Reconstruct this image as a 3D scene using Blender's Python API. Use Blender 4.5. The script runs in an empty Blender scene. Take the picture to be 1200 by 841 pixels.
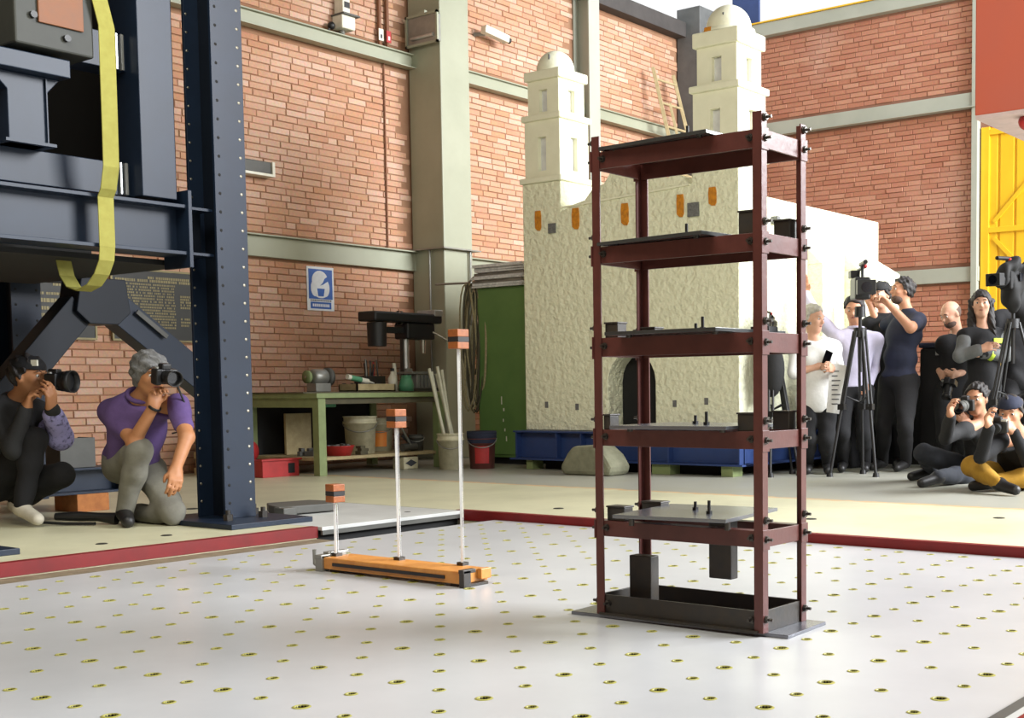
import bpy, bmesh, math, random
import numpy as np
from mathutils import Vector, Matrix
random.seed(7)
rnd = random.Random(7)
S = bpy.context.scene
COL = S.collection

# ------------------------------------------------------------------ camera
# metres; z = 0 is the hall floor, x runs along the left brick wall towards the far corner, y towards the left wall
YAW, PITCH, ROLL = 0.624918, -0.066409, -0.009275
def camera_axes():
    cy, sy, cp, sp = math.cos(YAW), math.sin(YAW), math.cos(PITCH), math.sin(PITCH)
    f = Vector((cy*cp, sy*cp, sp)); r0 = Vector((sy, -cy, 0)); u0 = r0.cross(f)
    c, s = math.cos(ROLL), math.sin(ROLL)
    return c*r0 + s*u0, -s*r0 + c*u0, f
cr, cu, cf = camera_axes()
cd = bpy.data.cameras.new('camera'); cam = bpy.data.objects.new('camera', cd); COL.objects.link(cam)
cam.matrix_world = Matrix(((cr.x, cu.x, -cf.x, 0), (cr.y, cu.y, -cf.y, 0), (cr.z, cu.z, -cf.z, 0.76), (0, 0, 0, 1)))
cd.sensor_fit = 'HORIZONTAL'; cd.sensor_width = 36.0
cd.lens = 1469.03/1200*36.0
cd.shift_x = (600-766.82)/1200
cd.shift_y = (553.65-420.5)/1200
cd.clip_end = 200
S.camera = cam

# ------------------------------------------------------------------ sky, added area lights, exposure
W = bpy.data.worlds.new('world'); S.world = W; W.use_nodes = True
bg = W.node_tree.nodes['Background']
bg.inputs[0].default_value = (0.97, 0.985, 1.0, 1); bg.inputs[1].default_value = 1.0
def area(name, loc, target, sx, sy, power, col):
    ld = bpy.data.lights.new(name, 'AREA'); ld.shape = 'RECTANGLE'; ld.size = sx; ld.size_y = sy
    ld.energy = power; ld.color = col
    o = bpy.data.objects.new(name, ld); COL.objects.link(o); o.location = loc
    o.rotation_euler = (Vector(target)-Vector(loc)).to_track_quat('-Z', 'Y').to_euler()
    return o
area('added_daylight', (12.5, -5.8, 6.6), (9.0, 5.5, 1.8), 9, 5, 5200, (0.95, 0.975, 1.0))  # unseen area light added to stand for daylight from the right
area('added_warm_fill', (2.0, 3.0, 6.0), (9.0, 6.6, 1.4), 5.0, 4.0, 520, (1.0, 0.965, 0.82))  # unseen warm fill added to brighten the church front
S.view_settings.view_transform = 'Standard'; S.view_settings.look = 'None'
S.view_settings.gamma = 1.0; S.view_settings.use_curve_mapping = False
S.view_settings.exposure = 0.14

# ------------------------------------------------------------------ materials
def lin(c):
    return tuple(((v/255.0)/12.92 if v <= 10 else ((v/255.0+0.055)/1.055)**2.4) for v in c[:3])
def nd(nt, t, **kw):
    n = nt.nodes.new(t)
    for k, v in kw.items():
        if k.startswith('i_'): n.inputs[k[2:].replace('_', ' ')].default_value = v
        else: setattr(n, k, v)
    return n
def mat(name, rgb, rough=0.6, metal=0.0, rgb2=None, scale=6.0, amount=0.5, bump=0.0, bscale=40.0, spec=None, coat=0.0):
    m = bpy.data.materials.new(name); m.use_nodes = True; nt = m.node_tree
    b = nt.nodes['Principled BSDF']; L = nt.links.new
    b.inputs['Roughness'].default_value = rough; b.inputs['Metallic'].default_value = metal
    if spec is not None: b.inputs['Specular IOR Level'].default_value = spec
    if coat: b.inputs['Coat Weight'].default_value = coat
    geo = nd(nt, 'ShaderNodeTexCoord')
    c1 = lin(rgb); c2 = lin(rgb2 if rgb2 else tuple(v*0.8 for v in rgb))
    nz = nd(nt, 'ShaderNodeTexNoise', i_Scale=scale, i_Detail=6.0, i_Roughness=0.6)
    L(geo.outputs['Object'], nz.inputs['Vector'])
    rp = nd(nt, 'ShaderNodeMapRange'); rp.inputs[1].default_value = 0.5-amount*0.5+0.1; rp.inputs[2].default_value = 0.5+amount*0.5+0.1
    L(nz.outputs['Fac'], rp.inputs[0])
    mx = nd(nt, 'ShaderNodeMix', data_type='RGBA')
    mx.inputs[6].default_value = (*c1, 1); mx.inputs[7].default_value = (*c2, 1)
    L(rp.outputs[0], mx.inputs[0]); L(mx.outputs[2], b.inputs['Base Color'])
    if bump:
        n2 = nd(nt, 'ShaderNodeTexNoise', i_Scale=bscale, i_Detail=5.0)
        L(geo.outputs['Object'], n2.inputs['Vector'])
        bp = nd(nt, 'ShaderNodeBump', i_Strength=min(bump, 1.0), i_Distance=0.01 if bump < 0.85 else 0.035)
        L(n2.outputs['Fac'], bp.inputs['Height']); L(bp.outputs[0], b.inputs['Normal'])
    return m
def brick_mat(name, cols, joined, zlight=None):
    m = bpy.data.materials.new(name); m.use_nodes = True; nt = m.node_tree
    b = nt.nodes['Principled BSDF']; L = nt.links.new; b.inputs['Roughness'].default_value = 0.85
    if joined: src = nd(nt, 'ShaderNodeNewGeometry').outputs['Random Per Island']
    else: src = nd(nt, 'ShaderNodeObjectInfo').outputs['Random']
    cr_ = nd(nt, 'ShaderNodeValToRGB'); e = cr_.color_ramp.elements
    e[0].color = (*lin(cols[0]), 1); e[1].color = (*lin(cols[-1]), 1)
    for i, c in enumerate(cols[1:-1]):
        x = e.new((i+1)/(len(cols)-1)); x.color = (*lin(c), 1)
    L(src, cr_.inputs[0])
    pos = nd(nt, 'ShaderNodeNewGeometry')
    nz = nd(nt, 'ShaderNodeTexNoise', i_Scale=0.55, i_Detail=4.0); L(pos.outputs['Position'], nz.inputs['Vector'])
    n2 = nd(nt, 'ShaderNodeTexNoise', i_Scale=45.0, i_Detail=4.0); L(pos.outputs['Position'], n2.inputs['Vector'])
    mr = nd(nt, 'ShaderNodeMapRange'); mr.inputs[1].default_value = 0.52; mr.inputs[2].default_value = 0.72; mr.inputs[4].default_value = 0.35
    L(nz.outputs['Fac'], mr.inputs[0])
    mx = nd(nt, 'ShaderNodeMix', data_type='RGBA'); mx.inputs[7].default_value = (*lin((215, 185, 165)), 1)
    L(mr.outputs[0], mx.inputs[0]); L(cr_.outputs[0], mx.inputs[6])
    m2 = nd(nt, 'ShaderNodeMix', data_type='RGBA', blend_type='MULTIPLY'); m2.inputs[0].default_value = 0.5
    L(mx.outputs[2], m2.inputs[6]); L(n2.outputs['Color'], m2.inputs[7])
    gm = nd(nt, 'ShaderNodeGamma'); gm.inputs[1].default_value = 0.8
    L(m2.outputs[2], gm.inputs[0]); L(gm.outputs[0], b.inputs['Base Color'])
    bp = nd(nt, 'ShaderNodeBump', i_Strength=0.3, i_Distance=0.006); L(n2.outputs['Fac'], bp.inputs['Height']); L(bp.outputs[0], b.inputs['Normal'])
    return m
def floor_mat():
    m = bpy.data.materials.new('painted_concrete'); m.use_nodes = True; nt = m.node_tree
    b = nt.nodes['Principled BSDF']; L = nt.links.new; b.inputs['Roughness'].default_value = 0.38
    pos = nd(nt, 'ShaderNodeNewGeometry'); sp = nd(nt, 'ShaderNodeSeparateXYZ'); L(pos.outputs['Position'], sp.inputs[0])
    nz = nd(nt, 'ShaderNodeTexNoise', i_Scale=1.3, i_Detail=7.0, i_Roughness=0.65); L(pos.outputs['Position'], nz.inputs['Vector'])
    n2 = nd(nt, 'ShaderNodeTexNoise', i_Scale=9.0, i_Detail=5.0); L(pos.outputs['Position'], n2.inputs['Vector'])
    ad = nd(nt, 'ShaderNodeMath', operation='MULTIPLY_ADD'); L(n2.outputs['Fac'], ad.inputs[0]); ad.inputs[1].default_value = 0.16; L(sp.outputs[0], ad.inputs[2])
    rp = nd(nt, 'ShaderNodeValToRGB'); mr = nd(nt, 'ShaderNodeMapRange'); mr.inputs[1].default_value = 7.0; mr.inputs[2].default_value = 8.2
    L(ad.outputs[0], mr.inputs[0]); L(mr.outputs[0], rp.inputs[0])
    e = rp.color_ramp.elements; cream = (*lin((208, 205, 174)), 1); grey = (*lin((162, 162, 152)), 1); ora = (*lin((212, 176, 128)), 1)
    e[0].color = cream; e[0].position = 0.0; e[1].color = grey; e[1].position = 0.66
    for p, c in ((0.50, cream), (0.525, ora), (0.56, ora), (0.585, grey)):
        x = e.new(p); x.color = c
    mr2 = nd(nt, 'ShaderNodeMapRange'); mr2.inputs[1].default_value = 0.42; mr2.inputs[2].default_value = 0.75; mr2.inputs[4].default_value = 0.45
    L(nz.outputs['Fac'], mr2.inputs[0])
    mx = nd(nt, 'ShaderNodeMix', data_type='RGBA'); mx.inputs[7].default_value = (*lin((150, 146, 120)), 1)
    L(mr2.outputs[0], mx.inputs[0]); L(rp.outputs[0], mx.inputs[6]); L(mx.outputs[2], b.inputs['Base Color'])
    bp = nd(nt, 'ShaderNodeBump', i_Strength=0.15, i_Distance=0.01); L(n2.outputs['Fac'], bp.inputs['Height']); L(bp.outputs[0], b.inputs['Normal'])
    return m
def glass_mat(name, rgb, rough=0.03, ior=1.49):
    m = bpy.data.materials.new(name); m.use_nodes = True; b = m.node_tree.nodes['Principled BSDF']
    b.inputs['Base Color'].default_value = (*lin(rgb), 1); b.inputs['Transmission Weight'].default_value = 1.0
    b.inputs['Roughness'].default_value = rough; b.inputs['IOR'].default_value = ior
    return m
M = dict(
    floor=floor_mat(),
    mortar=mat('mortar', (138, 100, 74), 0.9, rgb2=(160, 124, 98), scale=3), frost=mat('sawn_acrylic', (244, 246, 248), 0.3),
    mortar2=mat('mortar_far', (132, 94, 76), 0.9, rgb2=(150, 112, 92), scale=3),
    brick=brick_mat('clay_brick', [(197, 143, 112), (188, 128, 90), (202, 152, 122), (183, 122, 88), (212, 168, 142), (191, 134, 99)], False),
    bricks=brick_mat('clay_brickwork', [(197, 143, 112), (188, 128, 90), (202, 152, 122), (183, 122, 88), (212, 168, 142), (191, 134, 99)], True),
    brickr=brick_mat('red_clay_brick', [(182, 115, 86), (172, 104, 77), (190, 124, 94), (168, 98, 72), (196, 134, 104), (178, 109, 84)], False),
    bricksr=brick_mat('red_clay_brickwork', [(182, 115, 86), (172, 104, 77), (190, 124, 94), (168, 98, 72), (196, 134, 104), (178, 109, 84)], True),
    olive=mat('grey_green_paint', (160, 162, 142), 0.5, rgb2=(144, 147, 126), scale=1.5),
    greygreen=mat('pale_grey_paint', (168, 172, 160), 0.55, rgb2=(150, 155, 142), scale=1.5),
    darkgrey=mat('dark_grey_paint', (96, 98, 98), 0.6),
    roof=mat('roof_sheet', (70, 66, 64), 0.8),
    red=mat('red_kerb_paint', (120, 13, 15), 0.5, rgb2=(98, 15, 17), scale=8),
    ledge=mat('dirty_concrete', (128, 114, 92), 0.9, rgb2=(90, 78, 58), scale=12, bump=0.4),
    pit=mat('pit_dark', (40, 38, 36), 0.9),
    table=mat('shake_table_paint', (188, 189, 192), 0.3, rgb2=(170, 171, 174), scale=2.2, amount=0.7, bump=0.06, bscale=8),
    ring=mat('yellow_ring', (168, 163, 78), 0.45, rgb2=(128, 124, 72), scale=60),
    hole=mat('hole_dark', (44, 42, 34), 0.7),
    plate=mat('steel_cover', (196, 198, 196), 0.45, rgb2=(172, 174, 172), scale=3),
    oxide=mat('oxide_primer', (92, 48, 43), 0.36, rgb2=(74, 38, 35), scale=14, bump=0.08),
    blacksteel=mat('black_steel', (46, 44, 42), 0.45, rgb2=(62, 52, 40), scale=18, bump=0.1),
    plateblk=mat('dark_plate', (54, 56, 56), 0.16, rgb2=(64, 66, 66), scale=10, spec=0.7),
    bolt=mat('bolt_steel', (88, 84, 80), 0.35, 0.8),
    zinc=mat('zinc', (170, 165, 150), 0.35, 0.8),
    wood=mat('varnished_wood', (206, 142, 70), 0.4, rgb2=(176, 108, 46), scale=22, bump=0.05),
    woodred=mat('block_wood', (156, 88, 40), 0.5, rgb2=(112, 58, 26), scale=40),
    band=mat('black_band', (34, 30, 30), 0.6),
    acrylic=glass_mat('acrylic', (250, 252, 252)),
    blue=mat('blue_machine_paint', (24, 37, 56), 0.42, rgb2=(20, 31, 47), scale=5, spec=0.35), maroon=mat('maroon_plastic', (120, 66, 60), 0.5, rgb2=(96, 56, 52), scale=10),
    blueshade=mat('blue_paint_shaded', (18, 26, 38), 0.5, rgb2=(14, 20, 30), scale=5, spec=0.3),  # deeper copy of the blue: shade on webs, node and brace put into colour
    machinegrey=mat('grey_machine', (84, 84, 80), 0.55), blockgrey=mat('dark_cast_grey', (52, 54, 50), 0.6),
    orangepl=mat('rust_orange', (122, 74, 42), 0.6, rgb2=(110, 74, 54), scale=12),
    strap=mat('yellow_strap', (150, 146, 70), 0.8, rgb2=(134, 128, 54), scale=20),
    plaster=mat('white_plaster', (238, 239, 212), 0.9, rgb2=(220, 222, 194), scale=14, bump=1.0, bscale=17),
    plasters=mat('smooth_plaster', (240, 240, 216), 0.85, rgb2=(230, 230, 204), scale=6, bump=0.25, bscale=30),
    niche=mat('niche_grey', (222, 222, 222), 0.9),
    patch=mat('orange_stain', (214, 140, 32), 0.8, rgb2=(150, 88, 24), scale=30),
    anchor=mat('anchor_grey', (120, 122, 122), 0.6, rgb2=(60, 60, 62), scale=60),
    bluebase=mat('blue_base_paint', (44, 66, 118), 0.45, rgb2=(36, 54, 98), scale=4),
    cabinet=mat('green_cabinet_paint', (98, 132, 72), 0.5, rgb2=(84, 118, 64), scale=3),
    bench=mat('olive_bench_paint', (132, 146, 98), 0.55, rgb2=(112, 124, 80), scale=8),
    benchdk=mat('worn_bench', (86, 80, 58), 0.7, rgb2=(64, 60, 44), scale=9),
    board=mat('old_board', (176, 160, 122), 0.8, rgb2=(140, 124, 88), scale=14),
    yellow=mat('yellow_door_paint', (232, 186, 34), 0.45, rgb2=(220, 172, 28), scale=3),
    redbox=mat('red_sheet', (192, 86, 60), 0.55, rgb2=(180, 88, 72), scale=1.2),
    pale=mat('pale_soffit', (214, 190, 190), 0.7),
    white=mat('white_plastic', (222, 220, 206), 0.5, rgb2=(204, 200, 180), scale=12),
    dirtywhite=mat('stained_white', (206, 200, 172), 0.6, rgb2=(164, 158, 124), scale=14),
    orange=mat('orange_plastic', (224, 122, 40), 0.5, rgb2=(216, 150, 70), scale=16),
    redp=mat('red_plastic', (176, 44, 44), 0.45, rgb2=(150, 36, 36), scale=14),
    teal=mat('teal_plastic', (84, 150, 112), 0.5),
    black=mat('black_plastic', (26, 26, 28), 0.45),
    blackm=mat('matt_black', (20, 20, 21), 0.8),
    lens=mat('lens_glass', (12, 14, 22), 0.08, spec=0.8),
    grey=mat('grey_metal', (150, 150, 144), 0.4, 0.5),
    pipe=mat('pale_pipe', (200, 198, 176), 0.5),
    rope=mat('tan_rope', (166, 156, 122), 0.9, rgb2=(120, 110, 80), scale=60),
    ropedk=mat('dark_cable', (82, 78, 62), 0.8),
    silver=mat('galvanised_sheet', (226, 228, 228), 0.4, 0.0, rgb2=(150, 152, 152), scale=14),
    signblue=mat('sign_blue', (44, 96, 180), 0.4), signwhite=mat('sign_white', (232, 236, 240), 0.5),
    bronze=mat('plaque_bronze', (46, 46, 43), 0.5, 0.2), gold=mat('plaque_gold', (136, 124, 84), 0.5, 0.2),
    glass=glass_mat('lamp_glass', (230, 235, 230), 0.15),
    alu=mat('aluminium', (190, 190, 186), 0.35, 0.7),
    stone=mat('grey_stone', (138, 138, 116), 0.9, rgb2=(104, 104, 84), scale=10, bump=0.6, bscale=18),
    timber=mat('raw_timber', (176, 112, 60), 0.8, rgb2=(140, 84, 44), scale=20),
    purple=mat('purple_cotton', (94, 72, 124), 0.9, rgb2=(80, 60, 108), scale=14, bump=0.2),
    greytr=mat('grey_trouser', (120, 118, 108), 0.9, rgb2=(100, 98, 90), scale=14, bump=0.2),
    darkcl=mat('black_cloth', (23, 23, 26), 0.9, rgb2=(17, 17, 20), scale=12, bump=0.2),
    darkjk=mat('charcoal_jacket', (38, 38, 39), 0.85, rgb2=(28, 28, 30), scale=10, bump=0.2),
    navy=mat('navy_cloth', (36, 42, 64), 0.85, rgb2=(28, 32, 50), scale=10, bump=0.2),
    whitecl=mat('white_cotton', (230, 230, 228), 0.9, rgb2=(214, 214, 212), scale=16, bump=0.2),
    lavender=mat('lavender_cotton', (196, 192, 214), 0.9, rgb2=(180, 176, 200), scale=16, bump=0.2),
    jeans=mat('dark_denim', (46, 49, 57), 0.9, rgb2=(34, 37, 44), scale=16, bump=0.2),
    mustard=mat('mustard_cotton', (172, 130, 40), 0.9, rgb2=(146, 108, 32), scale=14, bump=0.2),
    greyjk=mat('grey_jacket', (104, 106, 106), 0.85, rgb2=(84, 86, 86), scale=12, bump=0.2),
    cardbrd=mat('board_dark', (60, 54, 44), 0.9), platesheen=mat('dark_plate_sheen', (128, 130, 138), 0.24, 0.6, rgb2=(112, 114, 120), scale=8), hivis=mat('lime_reflective', (206, 236, 70), 0.5),  # plate copy made paler: sheen on the low and base plates put into colour
    skin=mat('skin', (190, 138, 108), 0.55, rgb2=(176, 122, 92), scale=18),
    skin2=mat('skin_light', (214, 166, 140), 0.55, rgb2=(200, 148, 122), scale=18),
    skin3=mat('skin_tan', (176, 122, 84), 0.55, rgb2=(162, 108, 72), scale=18),
    hairblk=mat('black_hair', (30, 26, 26), 0.6, rgb2=(44, 38, 36), scale=50, bump=0.5, bscale=120),
    hairgry=mat('grey_hair', (112, 112, 112), 0.6, rgb2=(60, 60, 62), scale=40, bump=0.5, bscale=120),
    hairwht=mat('white_hair', (190, 186, 176), 0.6, rgb2=(150, 146, 136), scale=40, bump=0.5, bscale=120),
    stubble=mat('cropped_hair', (112, 92, 82), 0.8), beard=mat('short_beard', (74, 58, 50), 0.8, rgb2=(104, 80, 68), scale=60),
    lip=mat('lips', (150, 84, 76), 0.5), eyew=mat('eye_white', (216, 212, 206), 0.3), iris=mat('iris_dark', (30, 22, 18), 0.2),
    shoeblk=mat('black_shoe', (28, 27, 28), 0.5), shoewht=mat('white_trainer', (214, 208, 192), 0.6), sole=mat('pale_sole', (200, 196, 184), 0.7),
    paper=mat('paper', (226, 226, 224), 0.8), ink=mat('ink', (70, 72, 80), 0.8), floral=mat('lilac_print', (150, 146, 196), 0.85, rgb2=(34, 36, 66), scale=40, amount=0.2),
)

# ------------------------------------------------------------------ mesh helpers
class MB:
    """collects shapes (world coordinates) into one mesh"""
    def __init__(s): s.v = []; s.f = []; s.sm = []
    def add(s, vs, fs, smooth=False):
        n = len(s.v); s.v += [tuple(v) for v in vs]; s.f += [tuple(i+n for i in f) for f in fs]; s.sm += [smooth]*len(fs); return s
    def box(s, x0, x1, y0, y1, z0, z1):
        v = [(x, y, z) for x in (x0, x1) for y in (y0, y1) for z in (z0, z1)]
        return s.add(v, [(0, 1, 3, 2), (4, 6, 7, 5), (0, 4, 5, 1), (2, 3, 7, 6), (0, 2, 6, 4), (1, 5, 7, 3)])
    def obox(s, c, size, m=None):
        """oriented box: centre, full sizes, 3x3 matrix (columns are the axes)"""
        m = m or Matrix.Identity(3); c = Vector(c); h = [d/2 for d in size]
        v = [c + m @ Vector((x*h[0], y*h[1], z*h[2])) for x in (-1, 1) for y in (-1, 1) for z in (-1, 1)]
        return s.add(v, [(0, 1, 3, 2), (4, 6, 7, 5), (0, 4, 5, 1), (2, 3, 7, 6), (0, 2, 6, 4), (1, 5, 7, 3)])
    def bar(s, a, b, w, h, up=(0, 0, 1)):
        a, b = Vector(a), Vector(b); d = (b-a); L = d.length; d.normalize()
        sd = d.cross(Vector(up)); sd = sd.normalized() if sd.length > 1e-5 else d.orthogonal().normalized()
        u = sd.cross(d); m = Matrix((d, sd, u)).transposed()
        return s.obox((a+b)/2, (L, w, h), m)
    def cone(s, a, b, r0, r1, n=16, caps=True, smooth=True):
        a, b = Vector(a), Vector(b); d = (b-a).normalized(); p = d.orthogonal().normalized(); q = d.cross(p)
        v = []
        for c, r in ((a, r0), (b, r1)):
            v += [c + (p*math.cos(2*math.pi*i/n) + q*math.sin(2*math.pi*i/n))*r for i in range(n)]
        s.add(v, [(i, (i+1) % n, n+(i+1) % n, n+i) for i in range(n)], smooth)
        if caps: s.add(v[:n], [tuple(reversed(range(n)))]); s.add(v[n:], [tuple(range(n))])
        return s
    def tube(s, pts, r, n=8, smooth=True):
        pts = [Vector(p) for p in pts]; rs = r if isinstance(r, (list, tuple)) else [r]*len(pts)
        v = []; p = None
        for i, c in enumerate(pts):
            d = (pts[min(i+1, len(pts)-1)]-pts[max(i-1, 0)])
            d = d.normalized() if d.length > 1e-9 else Vector((0, 0, 1))
            if p is None: p = d.orthogonal().normalized()
            p = (p-d*p.dot(d)); p = p.normalized() if p.length > 1e-6 else d.orthogonal().normalized()
            q = d.cross(p)
            v += [c+(p*math.cos(2*math.pi*k/n)+q*math.sin(2*math.pi*k/n))*rs[i] for k in range(n)]
        f = [(i*n+k, i*n+(k+1) % n, (i+1)*n+(k+1) % n, (i+1)*n+k) for i in range(len(pts)-1) for k in range(n)]
        s.add(v, f, smooth); s.add(v[:n], [tuple(reversed(range(n)))]); s.add(v[-n:], [tuple(range(n))])
        return s
    def lathe(s, c, prof, n=24, axis=(0, 0, 1)):
        ax = Vector(axis).normalized(); p = ax.orthogonal().normalized(); q = ax.cross(p); c = Vector(c)
        v = [c+ax*z+(p*math.cos(2*math.pi*k/n)+q*math.sin(2*math.pi*k/n))*max(r, 1e-4) for r, z in prof for k in range(n)]
        f = [(i*n+k, i*n+(k+1) % n, (i+1)*n+(k+1) % n, (i+1)*n+k) for i in range(len(prof)-1) for k in range(n)]
        return s.add(v, f, True)
    def prism(s, poly, o, ax, ay, az, depth):
        """polygon (a, b) in the plane o + a*ax + b*ay, pushed along az by depth"""
        o, ax, ay, az = Vector(o), Vector(ax), Vector(ay), Vector(az); n = len(poly)
        v = [o+ax*a+ay*b for a, b in poly]+[o+ax*a+ay*b+az*depth for a, b in poly]
        return s.add(v, [tuple(reversed(range(n))), tuple(range(n, 2*n))]+[(i, (i+1) % n, n+(i+1) % n, n+i) for i in range(n)])
    def ball(s, c, r, n=16, m=10, mtx=None):
        r = r if isinstance(r, (tuple, list)) else (r, r, r); c = Vector(c); v = []; mtx = mtx or Matrix.Identity(3)
        for j in range(m+1):
            t = math.pi*j/m
            for i in range(n):
                a = 2*math.pi*i/n
                v.append(c+mtx @ Vector((r[0]*math.sin(t)*math.cos(a), r[1]*math.sin(t)*math.sin(a), r[2]*math.cos(t))))
        f = [(j*n+i, j*n+(i+1) % n, (j+1)*n+(i+1) % n, (j+1)*n+i) for j in range(m) for i in range(n)]
        return s.add(v, f, True)
    def mesh(s, name, off=(0, 0, 0)):
        me = bpy.data.meshes.new(name); o = Vector(off)
        me.from_pydata([(v[0]-o.x, v[1]-o.y, v[2]-o.z) for v in s.v], [], s.f)
        me.polygons.foreach_set('use_smooth', s.sm)
        bm = bmesh.new(); bm.from_mesh(me); bmesh.ops.recalc_face_normals(bm, faces=bm.faces); bm.to_mesh(me); bm.free()
        return me
def B(*a): return MB().box(*a)
def wloc(o):
    p = Vector((0, 0, 0))
    while o is not None: p += o.location; o = o.parent
    return p
def thing(name, label, cat, loc, group=None):
    o = bpy.data.objects.new(name, None); COL.objects.link(o); o.location = loc
    o['label'] = label; o['category'] = cat
    if group: o['group'] = group
    return o
def part(name, mb, m, parent, bevel=0.0, label=None, kind=None):
    me = mb.mesh(name, wloc(parent)) if isinstance(mb, MB) else mb
    if m is not None:
        me.materials.clear(); me.materials.append(m if not isinstance(m, str) else M[m])
    o = bpy.data.objects.new(name, me); COL.objects.link(o); o.parent = parent
    if bevel: bev(o, bevel)
    if label: o['label'] = label
    if kind: o['kind'] = kind
    return o
def bev(o, w, seg=2):
    b = o.modifiers.new('bevel', 'BEVEL'); b.width = w; b.segments = seg; b.limit_method = 'ANGLE'; b.angle_limit = math.radians(40)
def again(o, d, parent=None, name=None):
    """a copy of a part, moved by d, sharing its mesh"""
    c = o.copy(); COL.objects.link(c); c.location = o.location+Vector(d)
    if parent is not None: c.parent = parent
    return c
def single(name, mb, m, label, cat, bevel=0.0, group=None, kind=None):
    vs = np.array(mb.v); c = ((vs[:, 0].min()+vs[:, 0].max())/2, (vs[:, 1].min()+vs[:, 1].max())/2, vs[:, 2].min())
    me = mb.mesh(name, c); me.materials.append(M[m]); o = bpy.data.objects.new(name, me); COL.objects.link(o); o.location = c
    o['label'] = label; o['category'] = cat
    if group: o['group'] = group
    if kind: o['kind'] = kind
    if bevel: bev(o, bevel)
    return o
def struct(name, mb, m, label=None, bevel=0.0):
    me = mb.mesh(name); me.materials.append(M[m]); o = bpy.data.objects.new(name, me); COL.objects.link(o); o['kind'] = 'structure'
    if label: o['label'] = label
    if bevel: bev(o, bevel)
    return o
def rz(a): return Matrix.Rotation(a, 3, 'Z')

# ================================================================== the setting
TZ = -0.045                                   # shake table top
YL, XR, CE = 10.6, 15.77, 6.25                # left wall, right wall, ceiling
# floor slab around the pit and the cover-plate notch
fl = MB()
fl.box(5.755, 19.5, -10.0, 13.0, -0.30, 0.0)
fl.box(-7.0, 5.755, 6.84, 10.9, -0.30, 0.0)
fl.box(-7.0, 4.61, 5.69, 6.84, -0.30, 0.0)
fl.box(-7.0, 1.30, 1.00, 5.69, -0.30, 0.0)
fl.box(-7.0, 5.755, -10.0, 0.97, -0.30, 0.0)
floor = struct('floor', fl, 'floor', 'pale cream painted concrete floor around the sunken table')
part('pit_bottom', B(1.2, 5.8, 0.9, 6.9, -0.75, -0.70), 'pit', floor)
part('pit_ledge', B(1.30, 4.61, 5.30, 5.69, -0.30, -0.068), 'ledge', floor)
part('red_kerb', B(1.0, 4.615, 5.684, 5.74, -0.062, 0.002), 'red', floor)
part('red_kerb', B(5.749, 5.80, 0.97, 5.72, -0.062, 0.002), 'red', floor)
part('red_kerb', B(1.3, 5.80, 0.90, 0.982, -0.002, 0.004), 'red', floor)
part('steel_edge', B(1.3, 5.75, 1.008, 1.042, -0.15, 0.0), 'machinegrey', floor)
part('white_edge', B(1.3, 5.75, 0.972, 1.008, -0.15, 0.001), 'plate', floor)
for (x, y, r) in ((6.1, 1.95, .03), (6.4, 3.5, .03), (6.15, 5.2, .03), (2.9, 5.95, .025), (3.5, 6.0, .025), (3.9, 6.05, .025), (4.9, 7.3, .035), (6.5, 4.6, .03), (7.0, 2.6, .03)):
    part('floor_plug', MB().lathe((x, y, 0), [(0, .004), (r, .004), (r+.006, 0)], 12), 'hole', floor)

def brickwork(wall, axis, plane, sgn, u0, u1, z0, z1, picks, mb_single, mb_join, holes=()):
    """running-bond bricks standing proud of the mortar; 300 single ones where picks says, the rest joined"""
    Lb, Hb, J, D = 0.240, 0.060, 0.007, 0.010
    def geo(l, mb, u, z, d):
        if axis == 'x':
            c = [(u, plane, z), (u+l, plane, z), (u+l, plane, z+Hb), (u, plane, z+Hb)]; o = (0, sgn*d, 0)
        else:
            c = [(plane, u, z), (plane, u+l, z), (plane, u+l, z+Hb), (plane, u, z+Hb)]; o = (sgn*d, 0, 0)
        k = 0.004; f = []
        for i, (a, b) in enumerate(((k, k), (-k, k), (-k, -k), (k, -k))):
            p = c[i]
            f.append((p[0]+(a if axis == 'x' else 0)+o[0], p[1]+(a if axis != 'x' else 0)+o[1], p[2]+b))
        mb.add(c+f, [(4, 5, 6, 7), (0, 1, 5, 4), (1, 2, 6, 5), (2, 3, 7, 6), (3, 0, 4, 7)])
    J_ = MB(); n = 0; cache = {}; r = random.Random(int(plane*100))
    z = z0; row = 0
    while z+Hb < z1:
        u = u0-(Lb+J)*(0.5 if row % 2 else 0.0)-r.uniform(0, 0.06)
        while u < u1:
            l = Lb if r.random() > 0.12 else r.choice((0.115, 0.175))
            a, b = max(u, u0), min(u+l, u1)
            if b-a > 0.04 and not any(h[0] < b and a < h[1] and h[2] < z+Hb and z < h[3] for h in holes):
                d = D+r.uniform(-0.004, 0.005)
                if n < 300 and abs(b-a-l) < 1e-6 and any(p[0] < a and b < p[1] and p[2] < z and z+Hb < p[3] for p in picks):
                    key = (round(l, 3), r.randint(0, 2))
                    if key not in cache:
                        t = MB(); geo(l, t, 0 if axis == 'x' else 0, 0, D+(key[1]-1)*0.004)
                        me = t.mesh('brick', (0, plane, 0) if axis == 'x' else (plane, 0, 0)); me.materials.append(M[mb_single]); cache[key] = me
                    o = bpy.data.objects.new('brick', cache[key]); COL.objects.link(o); o.parent = wall
                    o.location = (u, plane, z) if axis == 'x' else (plane, u, z); n += 1
                else: geo(b-a, J_, a, z, d)
            u += l+J
        z += Hb+J; row += 1
    part('brickwork', J_, mb_join, wall, kind='stuff')

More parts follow.
